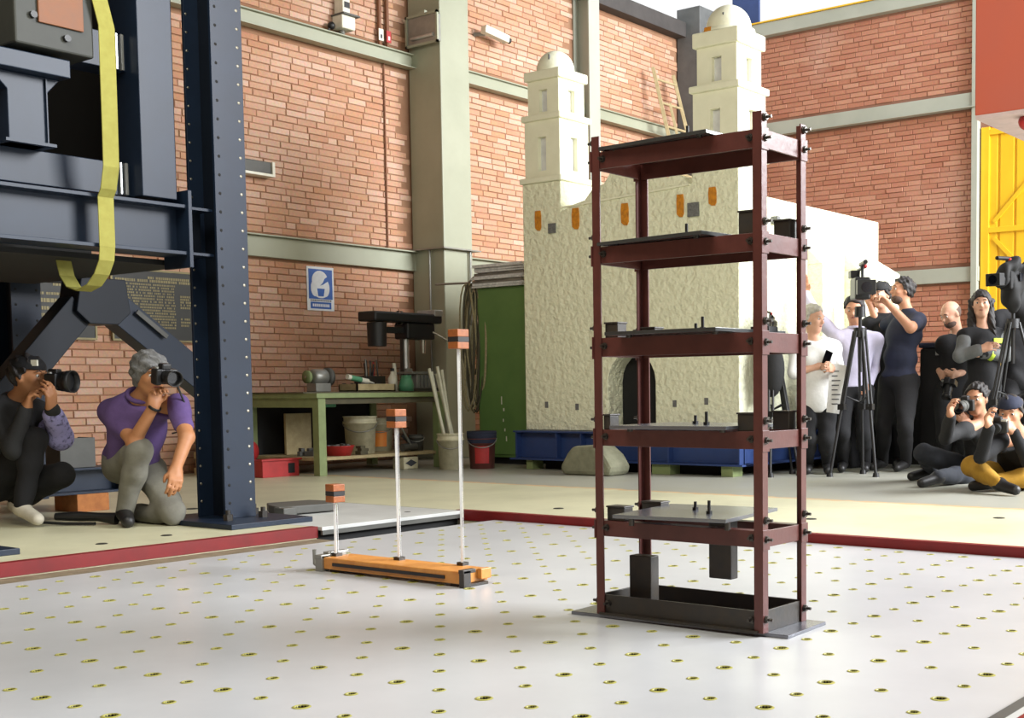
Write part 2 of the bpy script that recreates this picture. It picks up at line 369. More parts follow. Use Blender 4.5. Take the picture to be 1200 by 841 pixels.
wl = struct('wall_left', B(-7, 16.1, YL, YL+0.3, -0.3, 5.95), 'mortar', 'long terracotta brick wall behind the workbench and church model')
brickwork(wl, 'x', YL, -1, 4.4, XR, 0.02, 5.80, [(6.1, 7.25, .10, 1.25), (7.85, 9.62, 0.85, 2.05), (7.85, 9.62, 2.36, 3.5)], 'brick', 'bricks',
          [(0, 20, 2.12, 2.33), (0, 20, 4.36, 4.52), (10.06, 10.44, 0, 6), (12.99, 13.13, 2.3, 6), (15.40, 16, 0, 6)])
wr = struct('wall_right', B(XR, XR+0.3, 6.14, YL, -0.3, 5.75), 'mortar2', 'red brick wall right of the church model')
brickwork(wr, 'y', XR, -1, 6.24, 10.3, 0.02, 5.72, [(6.26, 8.3, 2.36, 4.25), (6.26, 8.3, 1.0, 2.05)], 'brickr', 'bricksr', [(0, 20, 2.12, 2.31), (0, 20, 4.34, 4.52), (10.3, 11, 0, 6)])
part('door_header', B(XR, XR+0.3, 1.5, 6.14, 4.07, 5.75), 'mortar2', wr)
struct('wall_back', B(-7.3, -7.0, -10, 10.9, -0.3, 6.4), 'mortar', 'brick wall behind the camera')
roof = struct('ceiling', B(-7.3, 11.6, 3.2, 10.9, CE, CE+0.15), 'roof', 'dark sheet roof')
part('roof_slope', B(-7.3, 7.0, -10, 3.2, CE, CE+0.15), 'roof', roof)
# steel girts, columns, eaves
def girt(name, mb, m, label): return struct(name, mb, m, label, 0.006)
girt('trim_1', B(-7, XR-.02, YL-.07, YL-.014, 2.115, 2.32), 'olive', 'lower grey-green girt on the left wall').data
part('girt_flange', B(-7, XR-.02, YL-.13, YL-.014, 2.32, 2.332), 'olive', bpy.data.objects['trim_1'])
girt('trim_2', B(-7, XR-.02, YL-.07, YL-.014, 4.36, 4.50), 'olive', 'upper grey-green girt on the left wall')
part('girt_flange', B(-7, XR-.02, YL-.14, YL-.014, 4.352, 4.362), 'olive', bpy.data.objects['trim_2'])
part('girt_flange', B(-7, XR-.02, YL-.11, YL-.014, 4.50, 4.512), 'olive', bpy.data.objects['trim_2'])
girt('trim_3', B(XR-.07, XR-.014, 6.14, YL-.2, 2.12, 2.31), 'greygreen', 'lower grey-green girt on the right wall')
girt('trim_4', B(XR-.08, XR-.014, 6.14, YL-.2, 4.34, 4.525), 'greygreen', 'upper grey-green girt on the right wall')
part('girt_flange', B(XR-.14, XR-.014, 6.14, YL-.2, 4.33, 4.342), 'greygreen', bpy.data.objects['trim_4'])
c1 = struct('trim_5', B(10.03, 10.48, YL-.52, YL-.02, 0, CE), 'olive', 'tall grey-green boxed column on the left wall', 0.012)
part('column_collar', B(9.96, 10.55, YL-.59, YL-.02, 2.335, 2.35), 'grey', c1)
part('weld_seam', B(10.024, 10.03, YL-.52, YL-.03, 1.32, 1.33), 'olive', c1)
part('earth_rod', MB().tube([(10.0, 10.28, 2.33), (10.0, 10.28, .9)], .012), 'grey', c1)
part('earth_rod', MB().tube([(10.41, YL-.55, 2.33), (10.41, YL-.55, 1.5)], .012), 'grey', c1)
c2 = struct('trim_6', MB().box(12.95, 13.17, YL-.28, YL-.26, 2.3, CE).box(12.95, 13.17, YL-.03, YL-.012, 2.3, CE).box(13.05, 13.07, YL-.27, YL-.02, 2.3, CE), 'greygreen', 'grey-green wall post above the left belfry')
c3 = struct('trim_7', B(15.33, XR-.016, YL-.42, YL-.016, 0, CE), 'darkgrey', 'dark grey column in the far corner', 0.01)
girt('trim_8', B(XR-.12, XR+.3, 1.0, YL-.0, 5.74, 5.92), 'greygreen', 'grey beam along the top of the right wall')
part('lit_top_strip', B(XR-.14, XR-.02, 1.0, YL-.2, 5.922, 5.94), 'yellow', bpy.data.objects['trim_8'])  # yellow strip paints the yellowish light along the beam top
girt('trim_9', B(5, 16.05, YL-.18, YL+.3, 5.84, 6.05), 'roof', 'dark eave beam along the top of the left wall')
girt('trim_10', B(XR-.10, XR+.1, 6.15, 6.235, 0, 5.74), 'greygreen', 'grey post beside the yellow door')
girt('trim_11', B(XR-.03, XR-.006, 6.236, 6.262, 2.32, 4.33), 'redp', 'thin red conduit at the right wall end')
single('blue_panel', B(XR-.10, XR-.06, 9.40, 9.84, 5.925, 6.5), 'bluebase', 'blue sheet standing above the right wall by the far corner', 'sheet')
# yellow steel door
dr = struct('door_1', B(XR+.02, XR+.06, 1.9, 6.12, 0.02, 4.07), 'yellow', 'tall yellow steel sliding door')
y = 6.12
while y > 2.0:
    part('door_panel', B(XR-.0, XR+.022, y-.20, y-.02, 0.05, 4.05), 'yellow', dr, 0.006); y -= .215
part('door_stile', B(XR-.03, XR+.02, 6.02, 6.13, 0.02, 4.07), 'yellow', dr, 0.005)
for z in (0.06, 1.40, 2.76, 4.0): part('door_rail', B(XR-.03, XR+.0, 1.9, 6.02, z-.035, z+.035), 'yellow', dr, 0.004)
part('door_brace', MB().bar((XR-.012, 5.96, 2.86), (XR-.012, 4.9, 4.0), .05, .02, (1, 0, 0)), 'yellow', dr)
part('door_brace', MB().bar((XR-.012, 5.96, 2.66), (XR-.012, 4.9, 1.5), .05, .02, (1, 0, 0)), 'yellow', dr)

# ================================================================== shake table with threaded holes
TX0, TX1, TY0, TY1 = 1.48, 5.735, 1.105, 5.372
CX, CY = 0.16325, 0.165
ox, oy = 2.365-0.3265*2.5-.04, 2.264-0.33*3.5                  # cell edges so that hole centres fall on the lattice
tab = thing('shake_table', 'large white steel test platform dotted with yellow-ringed bolt holes', 'platform', (3.6, 3.2, TZ-.4))
tb = MB(); wallm = MB(); spots = []
x0i = 2.365-0.3265*2; y0i = 2.264-0.33*3
xs = [x0i+CX*i for i in range(0, 25)]; ys = [y0i+CY*j for j in range(0, 25)]
xs = [x for x in xs if TX0+.06 < x < TX1-.06]; ys = [y for y in ys if TY0+.06 < y < TY1-.06]
ex = [xs[0]-CX/2]+[x+CX/2 for x in xs]; ey = [ys[0]-CY/2]+[y+CY/2 for y in ys]
N = 12
for i, x in enumerate(xs):
    for j, y in enumerate(ys):
        a = round((x-x0i)/CX) % 2; b = round((y-y0i)/CY) % 2
        q = [(ex[i], ey[j]), (ex[i+1], ey[j]), (ex[i+1], ey[j+1]), (ex[i], ey[j+1])]
        if a and b: tb.add([(u, v, TZ) for u, v in q], [(0, 1, 2, 3)]); continue
        r = 0.017 if not (a or b) else 0.0128
        spots.append((x, y, r))
        sq = []
        for k in range(N):
            t = 2*math.pi*k/N; c, s_ = math.cos(t), math.sin(t); m_ = max(abs(c), abs(s_))
            sq.append((x+c/m_*CX/2, y+s_/m_*CY/2, TZ))
        # keep the cell corners: insert them as vertices of the outer loop
        ring = [(x+r*math.cos(2*math.pi*k/N), y+r*math.sin(2*math.pi*k/N), TZ) for k in range(N)]
        vs = sq+ring; fs = []
        corner = [(x+CX/2, y+CY/2, TZ), (x-CX/2, y+CY/2, TZ), (x-CX/2, y-CY/2, TZ), (x+CX/2, y-CY/2, TZ)]
        vs += corner
        for k in range(N):
            k2 = (k+1) % N; f = [k, k2, N+k2, N+k]
            qd = {1: 0, 4: 1, 7: 2, 10: 3}.get(k)
            if qd is not None: f = [k, 2*N+qd, k2, N+k2, N+k]
            fs.append(tuple(f))
        tb.add(vs, fs)
        low = [(p[0], p[1], TZ-.05) for p in ring]
        wallm.add(ring+low, [(k, (k+1) % N, N+(k+1) % N, N+k) for k in range(N)]+[tuple(range(N, 2*N))])
X0, X1, Y0, Y1 = ex[0], ex[-1], ey[0], ey[-1]
for q in ((TX0, X0, TY0, TY1), (X1, TX1, TY0, TY1), (X0, X1, TY0, Y0), (X0, X1, Y1, TY1)):
    tb.add([(q[0], q[2], TZ), (q[1], q[2], TZ), (q[1], q[3], TZ), (q[0], q[3], TZ)], [(0, 1, 2, 3)])
part('table_top', tb, 'table', tab)
part('hole_bores', wallm, 'hole', tab, kind='stuff')
part('table_body', MB().box(TX0, TX1, TY0, TY0+.02, TZ-.4, TZ-.001).box(TX0, TX1, TY1-.02, TY1, TZ-.4, TZ-.001).box(TX0, TX0+.02, TY0, TY1, TZ-.4, TZ-.001).box(TX1-.02, TX1, TY0, TY1, TZ-.4, TZ-.001).box(TX0, TX1, TY0, TY1, TZ-.42, TZ-.4), 'plate', tab)
spots.sort(key=lambda p: p[0]*.811+p[1]*.585)
def ringmb(x, y, r, t):
    ri, ro = r, r*1.48; n = 14
    return t.lathe((x, y, TZ), [(ri, -.004), (ri, .0022), (ri+(ro-ri)*.5, .0022), (ro, .0004)], n)
inview = [p for p in spots if -0.62 < math.atan2(p[1], p[0])-0.71 < 0.60]
pick = inview[:300]; rest = [p for p in spots if p not in pick]
cache = {}
for x, y, r in pick:
    if r not in cache:
        cache[r] = part('bolt_ring', ringmb(0, 0, r, MB()).mesh('bolt_ring', (0, 0, TZ)), 'ring', tab); o = cache[r]
    else: o = again(cache[r], (0, 0, 0))
    o.location = Vector((x, y, TZ))-wloc(tab)
t = MB()
for x, y, r in rest: ringmb(x, y, r, t)
part('bolt_rings', t, 'ring', tab, kind='stuff')

cov = thing('cover_plate', 'pale grey steel cover plate bridging the pit beside the table', 'plate', (5.19, 6.26, -.05))
part('sheet', B(4.625, 5.75, 5.66, 6.83, -.022, -.001), 'plate', cov, 0.002)
part('edge_angle', B(4.625, 5.75, 5.655, 5.672, -.046, -.0225), 'machinegrey', cov)
part('gap_shade', B(4.63, 5.74, 5.70, 5.74, -.70, -.023), 'blackm', cov)  # black box painting the dark of the gap below the plate edge
part('lift_hole', MB().lathe((5.5, 5.9, -.001), [(0, .001), (.02, .001), (.022, 0)], 12), 'hole', cov)

# ================================================================== the steel test frame
rack = thing('test_frame', 'tall rust-red five-storey steel shake-table model standing on the white platform', 'steel frame', (3.60, 2.408, TZ))
rx0, rx1, ry0, ry1 = 3.473, 3.727, 2.082, 2.7335
lev = [(0.2454, 0.2997), (0.5638, 0.621), (0.875, 0.940), (1.1963, 1.2547), (1.521, 1.5791)]
PB = TZ+.012
post = MB(); lw, th = .017, .006
for (x, y) in ((rx0, ry1), (rx0, ry0), (rx1, ry0), (rx1, ry1)):
    sx = 1 if x == rx0 else -1; sy = 1 if y == ry0 else -1
    poly = [(-lw, -lw), (lw, -lw), (lw, -lw+th), (-lw+th, -lw+th), (-lw+th, lw), (-lw, lw)]
    poly = [(a*sx, b*sy) for a, b in poly]
    part('corner_post', MB().prism(poly, (x, y, PB), (1, 0, 0), (0, 1, 0), (0, 0, 1), 1.633-PB), 'oxide', rack, 0.001)
def hexbolt(c, d, L=.022):
    d = Vector(d); c = Vector(c); b = MB()
    b.cone(c, c+d*.006, .011, .011, 6, smooth=False); b.cone(c, c+d*L, .005, .005, 8)
    b.cone(c-d*.004, c, .013, .013, 10); return b
bolts = {}
def bolt(c, d):
    if d not in bolts: bolts[d] = part('bolt', hexbolt(c, d), 'bolt', rack); bolts[d]['c'] = c; return
    again(bolts[d], Vector(c)-Vector(bolts[d]['c'][:]))
for n, (b0, b1) in enumerate(lev):
    for x in (rx0-.012, rx1+.005):
        part('floor_beam', B(x, x+.007, ry0-.006, ry1+.006, b0, b1), 'oxide', rack, 0.001)
    for y in (ry0-.012, ry1+.005):
        part('floor_beam', B(rx0+.006, rx1-.006, y, y+.007, b0, b1), 'oxide', rack, 0.001)
    part('beam_ledge', MB().box(rx0-.004, rx0+.035, ry0, ry1, b1-.005, b1).box(rx1-.035, rx1+.004, ry0, ry1, b1-.005, b1), 'oxide', rack)
    zc = (b0+b1)/2
    for x in (rx0, rx1):
        for y, s in ((ry0, -1), (ry1, 1)):
            part('gusset', B(x-.022, x+.022, y+s*.018-.003, y+s*.018+.003, b0-.008, b1+.004), 'oxide', rack, 0.001)
            bolt((x, y+s*.022, zc), (0, s, 0))
            bolt((x, y+s*.022, b1+.035), (0, s, 0))
    for y in (ry0+.028, ry1-.028): bolt((rx0-.013, y, zc+.004), (-1, 0, 0))
    a, su, sv, rise = {0: (8, .44, .42, .028), 1: (4, .40, .45, .006), 2: (-2, .42, .46, .003), 3: (-6, .36, .47, .002), 4: (-3, .34, .46, .001)}[n]; zp = b1+rise
    m = rz(math.radians(a)); cx, cy = (3.575, 2.40) if n < 3 else (3.60, 2.47)
    part('floor_plate', MB().obox((cx, cy, zp+.006), (su, sv, .012), m), 'platesheen' if n < 2 else 'plateblk', rack, 0.001)
    for u in (-.14, .14):
        for v in (-.18, .18):
            p = m @ Vector((u, v, 0)); part('spacer', MB().cone((cx+p.x, cy+p.y, b1-.004), (cx+p.x, cy+p.y, zp), .010, .010, 8), 'bolt', rack)
    for (u, v, h) in ((-.07, -.08, .045), (.03, .02, .030)):
        p = m @ Vector((u, v, 0)); t = MB().cone((cx+p.x, cy+p.y, zp+.012), (cx+p.x, cy+p.y, zp+.012+h), .0055, .0055, 8)
        t.cone((cx+p.x, cy+p.y, zp+.012), (cx+p.x, cy+p.y, zp+.022), .011, .011, 6, smooth=False); part('threaded_rod', t, 'black', rack)
def bracket(y0, y1, z0, z1, x):
    t = MB().box(x-.026, x+.026, y0, y1, z0, z1-.006); t.box(x-.03, x+.03, y0-.003, y1+.003, z1-.006, z1)
    part('angle_block', t, 'blacksteel', rack, 0.002)
bracket(2.103, 2.165, 1.2547, 1.331, rx0+.03); bracket(2.103, 2.165, 1.2547, 1.325, rx1-.0+.0)
bracket(2.660, 2.715, 0.940, 0.995, rx0+.03); bracket(2.655, 2.715, 0.940, 0.985, rx1-.01)
bracket(2.103, 2.172, 0.621, 0.682, rx0+.03); bracket(2.103, 2.165, 0.621, 0.684, rx1-.01)
bracket(2.640, 2.715, 0.300, 0.352, rx0+.03); bracket(2.635, 2.720, 0.300, 0.352, rx1-.01)
bracket(2.690, 2.718, 0.621, 0.675, rx0+.02)
t = MB().box(rx1-.12, rx1-.06, 2.13, 2.20, .940, .965).cone((rx1-.09, 2.165, .965), (rx1-.09, 2.165, .985), .018, .018, 10); t.box(rx1-.125, rx1-.055, 2.15, 2.18, .985, .995)
part('sensor', t, 'black', rack, label='small black sensor on third floor')
# base
part('base_plate', MB().prism([(3.448, 2.862), (3.478, 1.985), (3.762, 2.0), (3.75, 2.875)], (0, 0, TZ), (1, 0, 0), (0, 1, 0), (0, 0, 1), .012), 'platesheen', rack, 0.002)
for x in (rx0-.010, rx1+.003): part('base_channel', MB().box(x, x+.008, ry0+.0, ry1+.0, PB, .038).box(min(x, x+.008)-(.018 if x < 3.6 else 0), x+.02+(.018 if x > 3.6 else 0), ry0, ry1, PB, PB+.008), 'blacksteel', rack, 0.001)
for y in (ry0-.010, ry1+.003): part('base_channel', B(rx0+.006, rx1-.006, y, y+.008, PB, .038), 'blacksteel', rack, 0.001)
for x in (rx0, rx1):
    for y, s in ((ry0, -1), (ry1, 1)): bolt((x, y+s*.022, .012), (0, s, 0))
for y in (ry0+.03, ry1-.03): bolt((rx0-.013, y, .008), (-1, 0, 0))
part('mass_block', B(3.57, 3.62, 2.595, 2.690, PB, .168), 'blacksteel', rack, 0.003)
part('mass_block', B(3.575, 3.62, 2.262, 2.352, .112, .318), 'blacksteel', rack, 0.003)

# ================================================================== wooden base with three clear rods
pen = thing('pendulum_stand', 'varnished wooden base with three clear rods of rising height', 'pendulum model', (3.75, 4.04, TZ))
part('wooden_base', B(3.668, 3.830, 3.63, 4.485, -.032, .020), 'wood', pen, 0.004)
part('inlay_strip', B(3.662, 3.669, 3.72, 4.42, -.014, .000), 'black', pen)
part('end_block', B(3.765, 3.825, 3.606, 3.63, -.02, .024), 'wood', pen, 0.003)
for (y0, y1) in ((3.602, 3.63), (4.485, 4.53)):
    part('clamp', MB().box(3.658, 3.70, y0, y1, TZ, .026).box(3.655, 3.73, y0, y1, .014, .03), 'blacksteel' if y0 < 4 else 'grey', pen, 0.002)
part('clamp', MB().box(3.75, 3.80, 4.485, 4.53, TZ, .034).box(3.70, 3.82, 4.49, 4.525, .024, .04), 'grey', pen, 0.002)
part('clamp_screw', MB().tube([(3.68, 4.50, TZ+.005), (3.68, 4.56, TZ+.03), (3.68, 4.56, .05)], .009), 'grey', pen)
for y in (3.66, 4.42): part('foot', B(3.69, 3.81, y-.05, y+.05, TZ, -.0325), 'blacksteel', pen)
for (x, y, zb) in ((3.735, 4.474, .3045), (3.795, 4.128, .642), (3.822, 3.768, .977)):
    rod = part('clear_rod', MB().obox((x, y, (.0205+zb-.04)/2), (.010, .024, zb-.04-.0205), rz(math.radians(-54))), 'acrylic', pen)
    for e in (-1, 1):
        q = rz(math.radians(-54)) @ Vector((0, e*.0145, 0)); part('sawn_edge', MB().obox((x+q.x, y+q.y, (.0205+zb-.04)/2), (.010, .0045, zb-.04-.0205), rz(math.radians(-54))), 'frost', rod)
    part('rod_socket', B(x-.018, x+.018, y-.018, y+.018, .020, .034), 'bolt', pen)
    for s, z0, z1 in ((1, zb-.04, zb-.011), (1, zb+.010, zb+.042)):
        part('top_block', MB().obox((x, y, (z0+z1)/2), (.062, .064, z1-z0), rz(math.radians(-6))), 'woodred', pen, 0.003)
    part('band', MB().obox((x, y, zb), (.058, .067, .0205), rz(math.radians(-6))), 'band', pen)

# ================================================================== blue loading frame on the left
def holed_strip(mb, x0, x1, y, z0, z1, u, pitch, r=.0085):
    """dark bolt holes as shallow discs proud of a flange face (face looks to -y)"""
    z = z0
    while z < z1:
        for x in u: mb.lathe((x, y, z), [(0, .0015), (r, .0015), (r+.001, 0)], 8, (0, -1, 0))
        z += pitch
fr = thing('loading_frame', 'huge dark blue steel loading frame with drilled columns and braces', 'machine', (4.53, 6.42, 0))
def column(x0, x1, y0, y1, z0, z1):
    xm = (x0+x1)/2; t = .018
    part('column_flange', B(x0, x1, y0, y0+t, z0, z1), 'blue', fr, 0.002)
    part('column_flange', B(x0, x1, y1-t, y1, z0, z1), 'blue', fr, 0.002)
    part('column_web', B(xm-.008, xm+.008, y0+t, y1-t, z0, z1), 'blueshade', fr)
column(4.43, 4.64, 6.275, 6.545, .03, 4.6); column(4.43, 4.64, 8.60, 8.87, .03, 4.6)
t = MB(); holed_strip(t, 0, 0, 6.275, .12, 4.5, (4.462,), .105); holed_strip(t, 0, 0, 8.60, .12, 4.5, (4.462, 4.608), .105)
part('bolt_holes', t, 'blackm', fr, kind='stuff')
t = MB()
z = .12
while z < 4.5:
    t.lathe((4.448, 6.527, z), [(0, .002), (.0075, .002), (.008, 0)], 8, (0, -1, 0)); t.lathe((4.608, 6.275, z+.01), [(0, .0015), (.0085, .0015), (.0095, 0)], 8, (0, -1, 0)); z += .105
part('hole_glints', t, 'zinc', fr, kind='stuff')  # pale discs painted for light showing through the column holes
part('foot_plate', B(4.24, 4.80, 5.955, 6.75, .0, .03), 'blue', fr, 0.003)
for (x, y) in ((4.62, 6.18), (4.38, 6.18), (4.72, 6.4)):
    t = MB().cone((x, y, .03), (x, y, .065), .028, .028, 6, smooth=False).cone((x, y, .065), (x, y, .09), .014, .014, 8); part('anchor_nut', t, 'blacksteel', fr)
# main I beam and its end plate
part('beam_web', B(1.6, 4.27, 6.40, 6.42, 1.56, 1.80), 'blue', fr)
part('beam_flange', B(1.6, 4.27, 6.30, 6.52, 1.80, 1.82), 'blue', fr, 0.002)
part('beam_flange', B(1.6, 4.27, 6.30, 6.52, 1.54, 1.56), 'blue', fr, 0.002)
part('end_plate', B(4.255, 4.28, 6.28, 6.53, 1.47, 1.90), 'blue', fr, 0.003)
part('link_plate', B(4.28, 4.44, 6.32, 6.50, 1.545, 1.56), 'blue', fr); part('link_plate', B(4.28, 4.44, 6.32, 6.50, 1.80, 1.815), 'blue', fr)
part('link_web', B(4.28, 4.44, 6.44, 6.455, 1.56, 1.80), 'blueshade', fr)
# upper housing: ring beam, posts, dark interior
part('ring_beam', B(1.6, 4.18, 6.42, 6.62, 1.845, 2.02), 'blue', fr, 0.004)
part('post', B(3.99, 4.20, 6.30, 6.62, 1.84, 4.6), 'blue', fr, 0.004)
part('cross_beam', B(3.3, 4.0, 6.42, 6.60, 2.52, 2.71), 'blue', fr, 0.004)
for z0, z1 in ((1.85, 2.02), (2.52, 2.71)):
    part('corner_angle', MB().box(3.955, 3.97, 6.40, 6.42, z0, z1).box(3.925, 3.935, 6.40, 6.42, z0, z1), 'alu', fr)
part('interior_panel', B(1.6, 4.85, 8.3, 8.35, 1.52, 4.6), 'blackm', fr)
part('interior_panel', B(4.38, 4.42, 6.63, 8.3, 1.86, 4.6), 'blackm', fr)
part('underside_panel', B(1.6, 4.42, 6.55, 8.3, 1.50, 1.53), 'blackm', fr)
part('actuator_block', B(3.27, 3.68, 6.20, 6.58, 2.49, 4.2), 'blockgrey', fr, 0.01)
part('wear_panel', B(3.385, 3.62, 6.185, 6.20, 2.61, 3.7), 'orangepl', fr, 0.003)
for (x, z) in ((3.36, 2.64), (3.53, 2.56), (3.53, 2.88)): part('bolt_head', MB().cone((x, 6.20, z), (x, 6.18, z), .018, .018, 8), 'black', fr)
part('bearing_cap', B(3.0, 3.56, 6.22, 6.6, 2.37, 2.46), 'blue', fr, 0.005)
part('pedestal', MB().prism([(3.27, 2.02), (3.465, 2.02), (3.465, 2.28), (3.545, 2.37), (3.18, 2.37), (3.27, 2.28)], (0, 6.30, 0), (1, 0, 0), (0, 0, 1), (0, 1, 0), .26), 'blue', fr, 0.004)
part('pedestal_rib', B(3.462, 3.468, 6.285, 6.30, 2.02, 2.36), 'blue', fr)
part('pedestal_foot', B(3.24, 3.50, 6.27, 6.6, 2.02, 2.035), 'blue', fr)
# inverted V brace under the housing
part('brace_node', MB().prism([(4.47, 1.52), (4.78, 1.52), (4.81, 1.30), (4.72, 1.22), (4.52, 1.22), (4.43, 1.30)], (0, 7.78, 0), (1, 0, 0), (0, 0, 1), (0, 1, 0), .24), 'blueshade', fr, 0.006)
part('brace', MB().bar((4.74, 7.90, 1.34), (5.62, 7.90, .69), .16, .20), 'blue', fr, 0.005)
part('brace', MB().bar((4.50, 7.90, 1.33), (3.72, 7.90, .45), .16, .20), 'blueshade', fr, 0.005)
part('brace_cover', MB().bar((4.86, 7.79, 1.315), (5.08, 7.79, 1.15), .012, .03), 'machinegrey', fr)
part('hanger', MB().bar((3.985, 6.55, 2.02), (3.70, 6.8, 1.93), .012, .012), 'timber', fr)
# yellow lifting sling
sl = thing('lifting_sling', 'yellow webbing lifting sling hanging over the blue beams', 'sling', (3.73, 6.22, 1.3))
def ribbon(pts, w, ax, name):
    ax = Vector(ax).normalized(); v = []; f = []
    pts = [Vector(p) for p in pts]; th_ = .006
    for i, p in enumerate(pts):
        d = (pts[min(i+1, len(pts)-1)]-pts[max(0, i-1)]).normalized(); n_ = ax.cross(d).normalized()*th_/2
        v += [p-ax*w/2-n_, p+ax*w/2-n_, p+ax*w/2+n_, p-ax*w/2+n_]
    for i in range(len(pts)-1):
        a = 4*i; b = a+4
        f += [(a, a+1, b+1, b), (a+1, a+2, b+2, b+1), (a+2, a+3, b+3, b+2), (a+3, a, b, b+3)]
    f += [(0, 3, 2, 1), (len(v)-4, len(v)-3, len(v)-2, len(v)-1)]
    return MB().add(v, f)
part('front_run', ribbon([(3.66, 6.17, 3.6), (3.68, 6.17, 3.0), (3.70, 6.17, 2.80), (3.735, 6.17, 2.66), (3.74, 6.18, 2.2), (3.75, 6.20, 1.95), (3.755, 6.24, 1.84), (3.757, 6.275, 1.80), (3.757, 6.275, 1.54)], .088, (1, 0, 0), 's'), 'strap', sl)
part('lower_loop', ribbon([(3.757, 6.275, 1.54), (3.756, 6.285, 1.47), (3.752, 6.33, 1.40), (3.748, 6.40, 1.345), (3.745, 6.50, 1.32), (3.747, 6.60, 1.345), (3.75, 6.67, 1.41), (3.75, 6.70, 1.495)], .085, (1, 0, 0), 's'), 'strap', sl)

# floor clutter by the frame
single('steel_beam', MB().box(2.6, 4.72, 7.75, 8.0, .115, .13).box(2.6, 4.72, 7.75, 8.0, .27, .285).box(2.6, 4.72, 7.865, 7.885, .13, .27).box(4.705, 4.72, 7.75, 8.0, .13, .27), 'blue', 'blue steel beam lying on timber blocks behind the two kneeling photographers', 'beam', 0.002)
single('timber_block', B(4.36, 4.58, 7.74, 8.02, 0, .115), 'timber', 'raw timber block under the end of the blue floor beam', 'block', 0.004)
single('timber_block', B(3.2, 3.4, 7.74, 8.02, 0, .115), 'timber', 'raw timber block under the far-left length of the blue floor beam', 'block', 0.004)
single('steel_bracket', MB().box(4.28, 4.52, 7.78, 7.80, .286, .48).box(4.50, 4.52, 7.80, 7.96, .286, .48).box(4.28, 4.30, 7.80, 7.96, .286, .48).box(4.30, 4.50, 7.80, 7.96, .286, .30), 'machinegrey', 'grey steel bracket standing on the blue floor beam', 'bracket', 0.003)
single('base_plate', B(2.50, 3.06, 5.955, 6.45, 0, .03), 'blue', 'blue steel base plate at the left edge of the picture, by the red kerb', 'plate', 0.003)
single('scrap_sheet', MB().prism([(0, 0), (.50, -.05), (.56, .03), (.50, .12), (.44, .20), (.08, .24), (.02, .14)], (4.87, 6.36, .008), (.85, .0, 0), (.1, 1.0, .04), (0, 0, 1), .05).box(4.86, 4.96, 6.30, 6.40, .006, .055), 'machinegrey', 'crumpled grey steel scrap lying on the pale cover plate', 'scrap', 0.006)

# ================================================================== scale model of a church
ch = thing('church_model', 'white plastered twin-towered church model with arched door on a blue base', 'model', (10.6, 6.98, 0))
FX = 9.25
FZ = .375
arch = [(6.652, .83)]+[(6.925-.273*math.cos(math.pi*k/10), .83+.273*math.sin(math.pi*k/10)) for k in range(1, 10)]+[(7.197, .83)]
gable = [(7.74, 2.45), (7.60, 2.50), (7.45, 2.53), (7.36, 2.62), (7.22, 2.66), (7.12, 2.78), (6.98, 2.83), (6.84, 2.78), (6.74, 2.68), (6.60, 2.66), (6.50, 2.64), (6.42, 2.66), (6.33, 2.62), (6.28, 2.56)]
outline = [(6.652, FZ)]+arch+[(7.197, FZ), (8.219, FZ), (8.219, 2.744), (7.742, 2.744)]+gable+[(6.242, 2.56), (6.242, 2.738), (5.757, 2.738), (5.757, FZ)]
part('facade', MB().prism(outline, (FX, 0, 0), (0, 1, 0), (0, 0, 1), (1, 0, 0), .26), 'plaster', ch, 0.008)
part('doorway_shade', B(FX+.225, FX+.255, 6.62, 7.22, FZ, 1.12), 'blackm', ch)  # black plate stands for the unlit interior behind the arch
part('cornice', MB().prism([(7.735, 2.475), (6.26, 2.545), (6.26, 2.56), (7.735, 2.49)], (FX-.014, 0, 0), (0, 1, 0), (0, 0, 1), (1, 0, 0), .02), 'plasters', ch)
def tier(cx, cy, h, z0, z1, wz0=None, wz1=None, ww=.10, m='plasters'):
    if wz0 is None:
        part('tower_base', B(cx-h+.012, cx+h, cy-h+.002, cy+h-.002, z0, z1), m, ch); return
    t = MB(); w = ww/2
    for sx in (-1, 1):
        for sy in (-1, 1):
            xa, xb = sorted((cx+sx*w, cx+sx*h)); ya, yb = sorted((cy+sy*w, cy+sy*h)); t.box(xa, xb, ya, yb, z0, z1)
    for za, zb in ((z0, wz0), (wz1, z1)):
        t.box(cx-w-.001, cx+w+.001, cy-h+.0005, cy+h-.0005, za, zb); t.box(cx-h+.0005, cx+h-.0005, cy-w-.001, cy+w+.001, za, zb)
    part('tower_tier', t, m, ch); part('window_back', B(cx-h+.045, cx+h-.045, cy-h+.045, cy+h-.045, wz0-.01, wz1+.01), 'niche', ch)
def ledge(cx, cy, h, z0, z1): part('tower_ledge', B(cx-h, cx+h, cy-h, cy+h, z0, z1), 'plasters', ch, 0.012)
